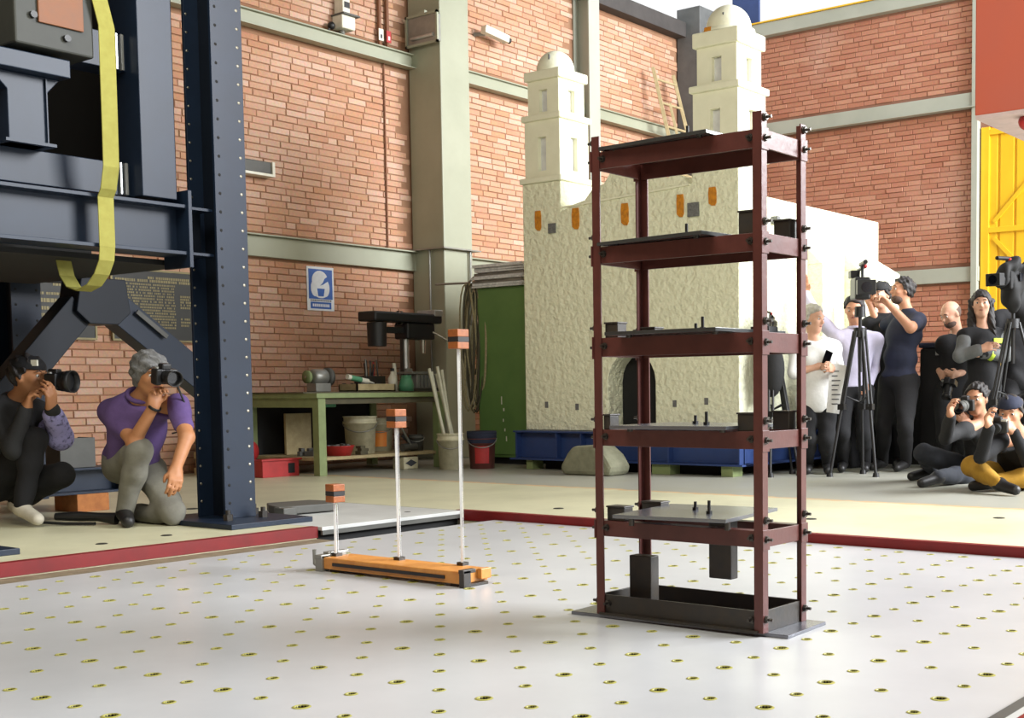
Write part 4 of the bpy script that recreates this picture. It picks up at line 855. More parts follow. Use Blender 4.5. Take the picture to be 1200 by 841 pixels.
# ================================================================== people: smooth bodies polygonised from blended limbs
def surface_nets(F, org, h):
    """numpy surface nets: F < 0 is inside; returns vertices and quads"""
    ins = F < 0
    c = [ins[i:F.shape[0]-1+i, j:F.shape[1]-1+j, k:F.shape[2]-1+k] for i in (0, 1) for j in (0, 1) for k in (0, 1)]
    s = np.zeros(c[0].shape, np.int8)
    for q in c: s += q
    act = (s > 0) & (s < 8); I = np.argwhere(act)
    idx = np.full(act.shape, -1, np.int32); idx[act] = np.arange(len(I))
    val = np.stack([F[I[:, 0]+i, I[:, 1]+j, I[:, 2]+k] for i in (0, 1) for j in (0, 1) for k in (0, 1)], 1)
    pos = np.array([(i, j, k) for i in (0, 1) for j in (0, 1) for k in (0, 1)], float)
    acc = np.zeros((len(I), 3)); cnt = np.zeros(len(I))
    for a in range(8):
        for b in range(a+1, 8):
            if np.abs(pos[a]-pos[b]).sum() != 1: continue
            va, vb = val[:, a], val[:, b]; m = (va < 0) != (vb < 0)
            t = va/np.where(m, va-vb, 1)
            acc[m] += (pos[a]+t[:, None]*(pos[b]-pos[a]))[m]; cnt[m] += 1
    V = (I+acc/cnt[:, None])*h+org
    Q = []
    for ax in range(3):
        sl0 = [slice(1, -1)]*3; sl0[ax] = slice(0, -1); sl1 = list(sl0); sl1[ax] = slice(1, None)
        a, b = ins[tuple(sl0)], ins[tuple(sl1)]
        o1, o2 = [(1, 2), (2, 0), (0, 1)][ax]
        for m, flip in ((a & ~b, False), (~a & b, True)):
            P = np.argwhere(m)
            if not len(P): continue
            P = P.copy()
            for d in range(3):
                if d != ax: P[:, d] += 1
            def cell(d1, d2):
                R = P.copy(); R[:, o1] -= d1; R[:, o2] -= d2; return idx[R[:, 0], R[:, 1], R[:, 2]]
            q = np.stack([cell(1, 1), cell(0, 1), cell(0, 0), cell(1, 0)], 1)
            Q.append(q[:, ::-1] if flip else q)
    return V, np.concatenate(Q)
def vec(v): return np.array(v, float)
class Blend:
    """a list of blended limbs: ('c', a, b, ra, rb, k) tapered limb, ('e', centre, radii, 3x3 axes as rows, k) ellipsoid, ('s', ...) carved ellipsoid, ('p', point, normal) cut keeping the side against the normal"""
    def __init__(s): s.p = []
    def limb(s, a, b, ra, rb, k=.03): s.p.append(('c', vec(a), vec(b), ra, rb, k)); return s
    def egg(s, c, r, ax, k=.03): s.p.append(('e', vec(c), vec(r), np.array(ax, float), k)); return s
    def carve(s, c, r, ax, k=.01): s.p.append(('s', vec(c), vec(r), np.array(ax, float), k)); return s
    def cut(s, p, n): s.p.append(('p', vec(p), vec(n))); return s
    def build(s, name, h, fold=0.0, seed=0, freq=1.0):
        lo = np.full(3, 1e9); hi = -lo
        for p in s.p:
            if p[0] == 'c':
                r = max(p[3], p[4])
                for q in (p[1], p[2]): lo = np.minimum(lo, q-r); hi = np.maximum(hi, q+r)
            elif p[0] == 'e': r = p[2].max(); lo = np.minimum(lo, p[1]-r); hi = np.maximum(hi, p[1]+r)
        lo -= 4*h; hi += 4*h; n = np.ceil((hi-lo)/h).astype(int)+1
        F = np.full(n, .2); ax = [lo[d]+h*np.arange(n[d]) for d in range(3)]
        for p in s.p:
            if p[0] == 'p':
                d = (ax[0]-p[1][0])[:, None, None]*p[2][0]+(ax[1]-p[1][1])[None, :, None]*p[2][1]+(ax[2]-p[1][2])[None, None, :]*p[2][2]
                F = np.maximum(F, d); continue
            if p[0] == 'c': r = max(p[3], p[4])+p[5]+.015; a = np.minimum(p[1], p[2])-r; b = np.maximum(p[1], p[2])+r; k = p[5]
            else: r = p[2].max()+p[4]+.015; a = p[1]-r; b = p[1]+r; k = p[4]
            i0 = np.clip(np.floor((a-lo)/h).astype(int), 0, n); i1 = np.clip(np.ceil((b-lo)/h).astype(int)+1, 0, n)
            if (i1 <= i0).any(): continue
            S_ = tuple(slice(i0[d], i1[d]) for d in range(3))
            X, Y, Z = np.meshgrid(*[ax[d][S_[d]] for d in range(3)], indexing='ij', sparse=True)
            if p[0] == 'c':
                A, B_ = p[1], p[2]; d = B_-A; L2 = max(d @ d, 1e-9)
                t = np.clip(((X-A[0])*d[0]+(Y-A[1])*d[1]+(Z-A[2])*d[2])/L2, 0, 1)
                D = np.sqrt((X-A[0]-t*d[0])**2+(Y-A[1]-t*d[1])**2+(Z-A[2]-t*d[2])**2)-(p[3]+t*(p[4]-p[3]))
            else:
                C, R, m = p[1], p[2], p[3]
                q = [((X-C[0])*m[i][0]+(Y-C[1])*m[i][1]+(Z-C[2])*m[i][2]) for i in range(3)]
                k0 = np.sqrt(sum((q[i]/R[i])**2 for i in range(3))); k1 = np.sqrt(sum((q[i]/R[i]**2)**2 for i in range(3)))
                D = k0*(k0-1)/np.maximum(k1, 1e-6)
            f = F[S_]
            if p[0] == 's': F[S_] = np.maximum(f, -D)
            else:
                w = np.maximum(k-np.abs(f-D), 0)/k; F[S_] = np.minimum(f, D)-w*w*k*.25
        if fold:
            X, Y, Z = np.meshgrid(*ax, indexing='ij', sparse=True); r = random.Random(seed)
            for q in range(4):
                a, b, c, d = [freq*r.uniform(-34, 34) for _ in range(3)]+[r.uniform(0, 6)]
                F += fold*.5*np.sin(a*X+b*Y+c*.8*Z+d+1.5*np.sin(9*Z+7*X+q))
        V, Q = surface_nets(F, lo, h)
        me = bpy.data.meshes.new(name); me.vertices.add(len(V)); me.loops.add(len(Q)*4); me.polygons.add(len(Q))
        me.vertices.foreach_set('co', V.astype(np.float32).ravel()); me.loops.foreach_set('vertex_index', Q.ravel().astype(np.int32))
        me.polygons.foreach_set('loop_start', np.arange(0, len(Q)*4, 4, dtype=np.int32)); me.polygons.foreach_set('use_smooth', np.ones(len(Q), bool))
        me.update(calc_edges=True); me.validate(); return me
def unit(v): v = vec(v); return v/max(np.linalg.norm(v), 1e-9)
def bpart(name, blend, m, root, h, fold=0.0, label=None, freq=1.0):
    me = blend.build(name, h, fold, len(bpy.data.objects), freq); me.materials.append(M[m])
    o = bpy.data.objects.new(name, me); COL.objects.link(o); o.parent = root; o.location = -root.location
    if label: o['label'] = label
    return o
def hand(b, w, d, n, side, curl=(.5, .6), s=1.0):
    """palm and five fingers; d towards the fingers, n out of the palm, side = +1 when the thumb is on d x n"""
    w, d = vec(w), unit(d); n = vec(n); n = unit(n-d*(n @ d)); t = np.cross(d, n)*side     # t points to the thumb
    b.limb(w, w+d*.03*s, .026*s, .026*s, .02)
    for i in range(4):
        o = (1.5-i)*.0205*s; K = w+d*(.088-.006*abs(i-1.2))*s+t*o
        b.limb(w+d*.015*s+t*o*.75, K, .0165*s, .0125*s, .012)
        L = (.042, .047, .044, .033)[i]*s; a1 = curl[0]+.06*i; a2 = a1+curl[1]
        p1 = K+(d*math.cos(a1)+n*math.sin(a1)+t*.10*(1.5-i)*.4)*L; p2 = p1+(d*math.cos(a2)+n*math.sin(a2))*L*.68; a3 = a2+curl[1]*.7
        p3 = p2+(d*math.cos(a3)+n*math.sin(a3))*L*.5
        b.limb(K, p1, .0105*s, .0098*s, .004).limb(p1, p2, .0098*s, .009*s, .004).limb(p2, p3, .009*s, .008*s, .004)
    T0 = w+d*.028*s+t*.022*s; T1 = T0+(d*.55+t*.62+n*.35)*.045*s; T2 = T1+(d*.8+t*.05+n*.5)*.034*s
    b.limb(T0, T1, .0145*s, .0118*s, .012).limb(T1, T2, .0115*s, .0095*s, .004)
def person(label, J, look, h=.010, skin='skin', top='darkcl', legs='darkcl', shoe='shoeblk', hair='short', hairm='hairblk', sleeve='long', build=1.0, fem=False,
           hands=None, tuck=False, belt=None, cap=None, hs=1.0, foldt=.005, sole=None, group=None, hem=.0, collar=None):
    J = {k: vec(v) for k, v in J.items()}
    base = (J['ar']+J['al']+J['pel'])/3; root = thing('person', label, 'person', (float(base[0]), float(base[1]), 0.0), group)
    pel, nk, hd = J['pel'], J['nk'], J['hd']; up = unit(nk-pel); L = np.linalg.norm(nk-pel)
    s = J['sl']-J['sr']; s = unit(s-up*(s @ up)); f = np.cross(s, up)
    hip = unit((J['hl']-J['hr'])); A3 = [s, f, up]
    hu = unit(hip-up*(hip @ up)) if abs(hip @ up) < .9 else s
    P3 = [hu, np.cross(hu, up), up]
    W_ = build
    sw = .92 if fem else 1.0
    def torso(b, g, low=True):
        b.egg(pel+up*.02, (.158*W_+g, .112*W_+g, .125+g), P3, .05)
        b.egg(pel+up*L*.36+f*.012, (.142*W_*sw+g, .108*W_+g, .15+g), A3, .06)
        b.egg(pel+up*L*.70+f*.008, (.158*sw*W_+g, .115*W_+g, .165+g), A3, .06)
        b.limb(J['sr']-up*.012, J['sl']-up*.012, .058*sw+g, .058*sw+g, .05)
        b.limb(nk+up*.015, J['sr'], .046+g*.6, .050+g, .04).limb(nk+up*.015, J['sl'], .046+g*.6, .050+g, .04)
        if fem:
            for e in (-1, 1): b.egg(pel+up*L*.66+f*.085+s*e*.065, (.062+g, .055+g, .065+g), A3, .03)
    def arm(b, q, g, upto):
        S_, E_, K_ = J['s'+q], J['e'+q], J['w'+q]; bw = (W_-1)*.5+1
        if upto <= 1: b.limb(S_, S_+(E_-S_)*upto, .053*bw*sw+g, (.053-.011*upto)*bw*sw+g, .03)
        else:
            b.limb(S_, E_, .053*bw*sw+g, .042*bw*sw+g, .03).limb(E_, E_+(K_-E_)*(upto-1), .041*bw*sw+g, (.041-.011*(upto-1))*sw+g, .02)
    def leg(b, q, g, full=True):
        H_, K_, A_ = J['h'+q], J['k'+q], J['a'+q]
        m1 = H_+(K_-H_)*.5
        b.limb(H_, K_, .088*W_+g, .060+g, .04).limb(K_, K_+(A_-K_)*.35, .058+g, .056+g, .03).limb(K_+(A_-K_)*.35, A_, .056+g, .036+g*1.2, .03)
    def foot(b, q, g):
        A_, T_ = J['a'+q], J['t'+q]; d = unit(T_-A_); dn = vec((0, 0, -1)) if A_[2] < .2 else -up
        b.limb(A_, A_-d*.035+dn*.02, .034+g, .030+g, .02).limb(A_+dn*.012, T_, .034+g, .026+g, .025)
    # head frame
    hf = unit(look); hsd = np.cross(vec((0, 0, 1)), hf); hsd = unit(hsd); hu_ = np.cross(hf, hsd); HA = [hf, hsd, hu_]
    def hp(a, b_, c): return hd+(hf*a+hsd*b_+hu_*c)*hs
    body = Blend(); torso(body, -.012)
    for q in 'rl': arm(body, q, 0, 2); leg(body, q, -.006); foot(body, q, -.004)
    body.limb(nk-up*.03, hp(-.018, 0, -.055), .056*sw, .053*sw, .03)
    body.egg(hp(-.012, 0, .022), (.098*hs, .076*hs, .094*hs), HA, .03).egg(hp(.022, 0, -.045), (.068*hs, .058*hs, .072*hs), HA, .03)
    body.limb(hp(.055, -.012, -.092), hp(.055, .012, -.092), .022*hs, .022*hs, .025)
    body.limb(hp(.082, -.03, .030), hp(.082, .03, .030), .014*hs, .014*hs, .02)
    for e in (-1, 1):
        body.egg(hp(.060, e*.040, -.018), (.026*hs, .022*hs, .022*hs), HA, .02)
        body.carve(hp(.098, e*.033, .012), (.022*hs, .016*hs, .010*hs), HA)
        body.egg(hp(-.008, e*.077, -.006), (.020*hs, .009*hs, .031*hs), HA, .008)
    body.limb(hp(.086, 0, .016), hp(.108, 0, -.022), .0085*hs, .013*hs, .012)
    body.limb(hp(.092, -.010, -.027), hp(.092, .010, -.027), .010*hs, .010*hs, .008)
    hands = hands or {}
    for q, sd in (('r', 1), ('l', -1)):
        hv = hands.get(q, {})
        d = vec(hv.get('d', J['w'+q]-J['e'+q])); n = vec(hv.get('n', -s*sd*-1 if q == 'l' else s))
        n = vec(hv['n']) if 'n' in hv else (-s if q == 'l' else s)
        hand(body, J['w'+q], d, n, hv.get('side', -1 if q == 'l' else 1), hv.get('curl', (.35, .45)), .98*hs)
    bpart('body', body, skin, root, h)
    for e in (-1, 1):
        mb = MB().ball(hp(.0785, e*.033, .009), .0105*hs, 12, 8); o = part('eye', mb, 'eyew', root)
        part('iris', MB().ball(hp(.0835, e*.033, .008), .0072*hs, 10, 6), 'iris', o)
        part('eyebrow', MB().tube([hp(.094, e*.014, .032), hp(.096, e*.032, .038), hp(.082, e*.052, .032)], [.002*hs, .0035*hs, .002*hs], 6), hairm if hair not in ('bald',) else 'hairblk', root)
    part('mouth', MB().tube([hp(.078, -.024, -.056), hp(.0875, -.010, -.0545), hp(.089, 0, -.056), hp(.0875, .010, -.0545), hp(.078, .024, -.056)], [.002*hs, .0052*hs, .0055*hs, .0052*hs, .002*hs], 6), 'lip', root)
    # clothing
    sh = Blend(); torso(sh, .010 if tuck else .016)
    if hem: sh.egg(pel-up*.03, (.170*W_+.012, .125*W_+.012, .16), P3, .05)
    sh.cut(nk+up*.035+f*.0, unit(up*.9+f*.25) if not fem else unit(up+f*.5)); sh.cut(pel-up*((-.03 if tuck else .075) if hem == 0 else hem), -up)
    for q in 'rl': arm(sh, q, .011, {'long': 1.94, 'short': .62, 'elbow': 1.02, 'roll': 1.45}[sleeve])
    so = bpart('jacket' if top in ('darkjk', 'greyjk') else 'shirt', sh, top, root, h, foldt)
    if collar: part('collar', MB().tube([nk+up*.045+(s*math.cos(a)+f*math.sin(a))*.068 for a in np.linspace(-.9, math.pi+.9, 14)], .014, 8), collar, so)
    tr_ = Blend().egg(pel+up*(.015), (.162*W_+.006, .116*W_+.006, .115), P3, .05)
    tr_.cut(pel+up*(.10 if tuck else .03), up)
    for q in 'rl': leg(tr_, q, .010)
    bpart('trousers', tr_, legs, root, h, foldt)
    for q in 'rl':
        b = Blend(); foot(b, q, .010); bpart('shoe', b, shoe, root, h)
    # hair and hats
    hb = Blend()
    if hair in ('short', 'full', 'long', 'cap', 'beret'):
        e = .014 if hair != 'full' else .024
        hb.egg(hp(-.018, 0, .030), ((.098+e)*hs, (.076+e)*hs, (.094+e*.9)*hs), HA, .02)
        hb.cut(hp(.048, 0, .062), unit(hf*.85-hu_*.62))
        if hair == 'full':
            hb.p.pop(); hb.cut(hp(.075, 0, .045), unit(hf*.8-hu_*.7))
        if hair == 'long':
            hb.p.pop(); hb.cut(hp(.070, 0, .055), unit(hf*.8-hu_*.62))
            for e_ in (-1, 1): hb.limb(hp(-.03, e_*.082, .03), hp(-.015, e_*.085, -.16), .032, .030, .03).limb(hp(-.015, e_*.085, -.16), nk+s*e_*.075-up*.14+f*.09, .032, .026, .03)
            hb.limb(hp(-.08, 0, 0), hp(-.085, 0, -.17), .07, .06, .04)
        else: hb.cut(hp(0, 0, -.075), -hu_)
        bpart('hair', hb, hairm, root, h*.8, .0075, freq=4.0)
    if hair == 'bald':
        hb.egg(hp(-.020, 0, .012), (.094*hs, .0785*hs, .088*hs), HA, .02); hb.cut(hp(.0, 0, .045), hu_); hb.cut(hp(0, 0, -.07), -hu_); hb.cut(hp(.025, 0, 0), hf)
        bpart('hair', hb, 'stubble', root, h*.8)
        bd = Blend().egg(hp(.032, 0, -.070), (.066*hs, .060*hs, .052*hs), HA, .02); bd.cut(hp(0, 0, -.042), hu_); bd.cut(hp(.0, 0, 0), -hf); bd.carve(hp(.10, 0, -.052), (.03*hs, .03*hs, .012*hs), HA); bpart('beard', bd, 'beard', root, h*.7)
    if cap:
        cb_ = Blend().egg(hp(-.012, 0, .056), (.112*hs, .090*hs, .076*hs), HA, .02); cb_.cut(hp(.0, 0, .050), unit(-hu_-hf*.10))
        co = bpart('cap', cb_, cap, root, h*.8)
        if hair == 'cap':
            b2 = Blend().egg(hp(.130, 0, .045), (.085*hs, .070*hs, .012*hs), HA, .01); bpart('visor', b2, cap, co, h*.8); bpy.data.objects[-1:] if False else None
    if belt: part('belt', MB().lathe(pel+up*.085, [(.16, -.016), (.166, -.016), (.166, .016), (.16, .016)], 24, up), belt, root)
    return root, dict(hp=hp, hf=hf, hs=hsd, hu=hu_, s=s, f=f, up=up, J=J)
def axes(d, up=(0, 0, 1)):
    d = Vector(d).normalized(); sd = d.cross(Vector(up)).normalized(); u = sd.cross(d); return d, sd, u
def still_camera(label, c, d, up=(0, 0, 1), lens=.10, lr=.038, hood=True, strap=None, grey=False, group=None, lensm='black'):
    c = Vector(c); d, sd, u = axes(d, up); m = Matrix((d, sd, u)).transposed()
    t = thing('photo_camera', label, 'camera', c-u*.05, group)
    part('camera_body', MB().obox(c, (.055, .135, .085), m).obox(c+d*.02+sd*.052, (.06, .032, .09), m), 'black', t, 0.008)
    part('viewfinder', MB().obox(c+u*.055, (.06, .055, .035), m), 'black', t, 0.008)
    ln = part('lens_barrel', MB().cone(c+d*.027, c+d*(.027+lens), lr, lr*.98, 20).cone(c+d*.05, c+d*.085, lr*1.06, lr*1.06, 20), lensm, t)
    part('front_glass', MB().cone(c+d*(.027+lens), c+d*(.029+lens), lr*.8, lr*.8, 18), 'lens', ln)
    if hood: part('lens_hood', MB().lathe(c+d*(.02+lens), [(lr, 0), (lr*1.12, .004), (lr*1.2, .045), (lr*1.1, .045), (lr*1.0, .004)], 20, d), 'black', ln)
    part('mode_dial', MB().cone(c+u*.042+sd*.045, c+u*.054+sd*.045, .012, .012, 12), 'grey', t)
    if strap: part('strap', MB().tube(strap, .006, 6), 'black', t)
    return t
def tripod(label, apex, feet, group=None, col='black', head=.12, r=.016):
    a = Vector(apex); t = thing('tripod', label, 'tripod', (a.x, a.y, 0), group)
    part('centre_column', MB().cone(a-Vector((0, 0, .35)), a+Vector((0, 0, head)), r, r, 12), col, t); part('crown', MB().cone(a-Vector((0, 0, .05)), a+Vector((0, 0, .03)), .06, .055, 14), col, t)
    part('fluid_head', MB().cone(a+Vector((0, 0, head)), a+Vector((0, 0, head+.09)), .05, .045, 14), col, t)
    for p in feet:
        p = Vector(p); o = (p-a); o.z = 0; o.normalize(); k = a+o*.05; mid = k+(p-k)*.52; sd = o.cross(Vector((0, 0, 1)))*.018
        lg = part('leg', MB().tube([k+sd, mid+sd], r*.8, 8).tube([k-sd, mid-sd], r*.8, 8).tube([mid, p], r*.85, 8).obox(mid, (.05, .06, .05), Matrix.Identity(3)), col, t)
        part('rubber_foot', MB().cone(p, p+Vector((0, 0, .035)), .03, .024, 10), col, lg)
    lo = [Vector(p)*.45+Vector((a.x, a.y, a.z))*.55 for p in feet]
    for p in lo: part('spreader', MB().tube([p, (a.x, a.y, p.z-.05)], .007, 6), col, t)
    return t
def video_camera(label, c, d, s=1.0, cover=False):
    c = Vector(c); d, sd, u = axes(d); m = Matrix((d, sd, u)).transposed()
    t = thing('video_camera', label, 'camera', c-u*.10*s)
    part('camera_body', MB().obox(c, (.32*s, .12*s, .17*s), m), 'blackm' if cover else 'black', t, 0.015)
    l = part('lens_barrel', MB().cone(c+d*.16*s, c+d*.30*s, .05*s, .055*s, 18), 'black', t); part('lens_hood', MB().obox(c+d*.34*s, (.09*s, .14*s, .11*s), m), 'black', l, 0.006); part('front_glass', MB().cone(c+d*.385*s, c+d*.388*s, .04*s, .04*s, 16), 'lens', l)
    part('handle', MB().tube([c+u*.08*s-d*.12*s, c+u*.15*s-d*.10*s, c+u*.155*s+d*.12*s, c+u*.08*s+d*.14*s], .014*s, 8), 'black', t)
    part('microphone', MB().cone(c+u*.185*s+d*.02*s, c+u*.19*s+d*.30*s, .018*s, .018*s, 12), 'black', t)
    part('viewfinder', MB().obox(c+u*.12*s-d*.2*s+sd*.03*s, (.16*s, .06*s, .06*s), m), 'black', t, 0.008)
    part('tally_light', MB().ball(c+u*.17*s+d*.10*s-sd*.02*s, .022*s, 10, 6), 'redp', t)
    part('side_screen', MB().obox(c-sd*.085*s+u*.02*s, (.10*s, .012*s, .07*s), m), 'lens', t, 0.003)
    if cover:
        n3 = [tuple(d), tuple(sd), tuple(u)]; C_ = np.array(c); D_, S_, U_ = np.array(d), np.array(sd), np.array(u)
        b = Blend().egg(C_+U_*.02*s, (.21*s, .10*s, .14*s), n3, .03).limb(C_+U_*.10*s-D_*.15*s-S_*.05*s, C_+U_*.11*s+D_*.12*s-S_*.05*s, .05*s, .05*s, .05).limb(C_-U_*.10*s-D_*.10*s, C_-U_*.36*s-D_*.12*s, .09*s, .05*s, .06).limb(C_-U_*.08*s+D_*.06*s, C_-U_*.26*s+D_*.07*s, .08*s, .03*s, .05)
        bpart('rain_cover', b, 'blackm', t, .012, .03)
    return t

# joints of each figure, metres
KNEEL = dict(pel=(4.246, 6.914, 0.335), nk=(4.144, 6.654, 0.718), hd=(4.132, 6.515, 0.864), hr=(4.200, 6.975, 0.321), hl=(4.289, 6.816, 0.300), sr=(4.082, 6.836, 0.660), sl=(4.249, 6.437, 0.697), er=(4.078, 6.614, 0.490), wr=(4.117, 6.468, 0.689), el=(4.177, 6.250, 0.516), wl=(4.055, 6.180, 0.347), kr=(4.091, 6.587, 0.436), ar=(4.085, 6.748, 0.078), tr=(4.008, 6.589, 0.037), kl=(4.231, 6.490, 0.076), al=(4.235, 6.869, 0.051), tl=(4.241, 6.969, 0.051))
CROUCH = dict(pel=(3.814, 7.586, 0.232), nk=(3.844, 7.463, 0.724), hd=(3.874, 7.352, 0.865), hr=(3.738, 7.555, 0.228), hl=(3.897, 7.607, 0.226), sr=(3.714, 7.430, 0.656), sl=(3.959, 7.470, 0.671), er=(3.709, 7.263, 0.444), wr=(3.785, 7.225, 0.690), el=(3.987, 7.243, 0.508), wl=(3.876, 7.122, 0.683), kr=(3.827, 7.233, 0.499), ar=(3.744, 7.240, 0.108), tr=(3.746, 7.081, 0.048), kl=(3.957, 7.186, 0.288), al=(3.863, 7.530, 0.107), tl=(3.873, 7.378, 0.037))
WOMAN = dict(pel=(9.816, 5.310, 0.656), nk=(9.838, 5.338, 1.167), hd=(9.823, 5.347, 1.361), hr=(9.767, 5.377, 0.642), hl=(9.868, 5.236, 0.640), sr=(9.737, 5.470, 1.108), sl=(9.949, 5.212, 1.113), er=(9.623, 5.432, 0.890), wr=(9.722, 5.244, 0.947), el=(9.885, 5.111, 0.894), wl=(9.689, 5.083, 0.921), kr=(9.631, 5.302, 0.317), ar=(9.837, 5.407, 0.078), tr=(9.678, 5.328, 0.037), kl=(9.731, 5.163, 0.316), al=(9.939, 5.265, 0.078), tl=(9.782, 5.182, 0.037))
LAV = dict(pel=(10.236, 5.164, 0.728), nk=(10.281, 5.162, 1.249), hd=(10.248, 5.162, 1.454), hr=(10.181, 5.238, 0.713), hl=(10.289, 5.089, 0.711), sr=(10.184, 5.291, 1.205), sl=(10.399, 5.025, 1.187), er=(10.116, 5.471, 1.408), wr=(10.171, 5.615, 1.618), el=(10.486, 5.084, 0.928), wl=(10.295, 5.041, 0.772), kr=(10.007, 5.157, 0.351), ar=(10.208, 5.251, 0.078), tr=(10.026, 5.175, 0.037), kl=(10.121, 4.996, 0.349), al=(10.323, 5.087, 0.078), tl=(10.146, 5.000, 0.037))
CAM = dict(pel=(10.572, 4.878, 0.801), nk=(10.655, 4.835, 1.435), hd=(10.639, 4.879, 1.629), hr=(10.622, 4.978, 0.786), hl=(10.556, 4.796, 0.785), sr=(10.764, 4.987, 1.384), sl=(10.559, 4.684, 1.348), er=(10.888, 5.227, 1.310), wr=(10.834, 5.299, 1.554), el=(10.302, 4.642, 1.277), wl=(10.203, 4.816, 1.501), kr=(10.412, 4.945, 0.402), ar=(10.604, 5.052, 0.078), tr=(10.406, 5.059, 0.037), kl=(10.350, 4.709, 0.406), al=(10.548, 4.798, 0.078), tl=(10.352, 4.790, 0.037))
CAP = dict(pel=(10.929, 5.157, 0.820), nk=(10.956, 5.189, 1.432), hd=(10.911, 5.221, 1.623), hr=(10.871, 5.235, 0.804), hl=(10.984, 5.078, 0.803), sr=(10.857, 5.317, 1.353), sl=(11.045, 5.055, 1.350), er=(10.753, 5.301, 1.093), wr=(10.644, 5.229, 0.868), el=(10.969, 4.985, 1.089), wl=(10.838, 4.976, 0.865), kr=(10.696, 5.141, 0.423), ar=(10.896, 5.227, 0.078), tr=(10.712, 5.156, 0.037), kl=(10.805, 4.993, 0.421), al=(11.002, 5.083, 0.078), tl=(10.818, 5.015, 0.037))
BALD = dict(pel=(11.098, 4.564, 0.686), nk=(11.138, 4.534, 1.207), hd=(11.057, 4.585, 1.426), hr=(11.046, 4.634, 0.671), hl=(11.153, 4.486, 0.670), sr=(10.995, 4.624, 1.159), sl=(11.296, 4.447, 1.161), er=(11.143, 4.752, 0.959), wr=(10.944, 4.625, 0.876), el=(11.180, 4.449, 0.906), wl=(10.933, 4.473, 0.874), kr=(10.840, 4.553, 0.315), ar=(11.069, 4.639, 0.078), tr=(10.880, 4.585, 0.037), kl=(10.948, 4.401, 0.313), al=(11.177, 4.490, 0.078), tl=(10.989, 4.431, 0.037))
HAIR = dict(pel=(10.725, 4.140, 0.703), nk=(10.759, 4.158, 1.260), hd=(10.743, 4.169, 1.478), hr=(10.680, 4.201, 0.688), hl=(10.778, 4.066, 0.687), sr=(10.647, 4.271, 1.201), sl=(10.873, 4.044, 1.200), er=(10.511, 4.269, 1.026), wr=(10.527, 4.082, 1.081), el=(10.762, 3.955, 1.030), wl=(10.574, 4.116, 1.045), kr=(10.474, 4.117, 0.356), ar=(10.698, 4.203, 0.078), tr=(10.529, 4.152, 0.037), kl=(10.570, 3.985, 0.355), al=(10.795, 4.067, 0.078), tl=(10.630, 4.004, 0.037))
RIGHT = dict(pel=(11.113, 3.956, 0.791), nk=(11.141, 3.988, 1.420), hd=(11.116, 4.013, 1.634), hr=(11.063, 4.024, 0.776), hl=(11.166, 3.880, 0.774), sr=(11.010, 4.128, 1.359), sl=(11.267, 3.859, 1.359), er=(10.965, 4.125, 1.083), wr=(10.876, 3.953, 1.257), el=(11.242, 3.832, 1.081), wl=(11.181, 3.977, 1.288), kr=(10.920, 3.976, 0.373), ar=(11.144, 4.054, 0.078), tr=(10.953, 4.008, 0.037), kl=(11.025, 3.827, 0.372), al=(11.251, 3.902, 0.078), tl=(11.063, 3.844, 0.037))
SEAT1 = dict(pel=(9.667, 3.741, 0.107), nk=(9.440, 3.635, 0.483), hd=(9.339, 3.659, 0.658), hr=(9.553, 3.795, 0.092), hl=(9.764, 3.707, 0.082), sr=(9.264, 3.704, 0.435), sl=(9.589, 3.560, 0.426), er=(9.010, 3.771, 0.371), wr=(8.860, 3.669, 0.543), el=(9.364, 3.584, 0.261), wl=(9.315, 3.721, 0.464), kr=(9.265, 4.062, 0.242), ar=(9.601, 4.134, 0.078), tr=(9.430, 4.236, 0.037), kl=(9.349, 3.770, 0.071), al=(8.952, 3.813, 0.078), tl=(8.818, 3.878, 0.037))
SEAT2 = dict(pel=(9.245, 3.297, 0.093), nk=(8.937, 3.177, 0.413), hd=(8.792, 3.190, 0.565), hr=(9.125, 3.358, 0.066), hl=(9.355, 3.243, 0.062), sr=(8.761, 3.246, 0.369), sl=(9.073, 3.085, 0.360), er=(8.506, 3.292, 0.264), wr=(8.413, 3.203, 0.478), el=(8.830, 3.069, 0.223), wl=(8.713, 3.135, 0.434), kr=(8.733, 3.457, 0.181), ar=(8.528, 3.162, 0.078), tr=(8.461, 3.028, 0.042), kl=(8.989, 3.041, 0.104), al=(8.689, 3.298, 0.078), tl=(8.719, 3.437, 0.037))
person('man in purple polo and grey trousers kneeling on one knee, camera at his eye', KNEEL, (-.15, -1, -.12), .0085, 'skin3', 'purple', 'greytr', 'shoeblk', 'full', 'hairgry', 'short', 1.0,
       hands=dict(r=dict(d=(.02, -.25, .9), n=(-.1, -.9, -.1), curl=(.7, .8)), l=dict(d=(-.3, -.4, -.6), n=(-.2, .2, -1), curl=(.5, .6))), collar='purple')
hdK = Vector(KNEEL['hd']); kd = Vector((-.15, -1, -.12)).normalized()
still_camera('black photo camera held to the eye of the man in purple', hdK+kd*.185+Vector((.0, 0, .015)), kd, lens=.07,
             strap=[hdK+kd*.17+Vector((.07, 0, .0)), hdK+kd*.12+Vector((.14, -.03, -.16)), hdK+kd*.10+Vector((.13, -.06, -.30)), hdK+Vector((.06, -.10, -.33))])
part_parent = bpy.data.objects['person']
part('wristband', MB().lathe(Vector(KNEEL['wr'])-Vector((0, 0, .01)), [(.036, 0), (.039, .004), (.039, .014), (.036, .018)], 16, Vector(KNEEL['wr'])-Vector(KNEEL['er'])), 'black', part_parent)
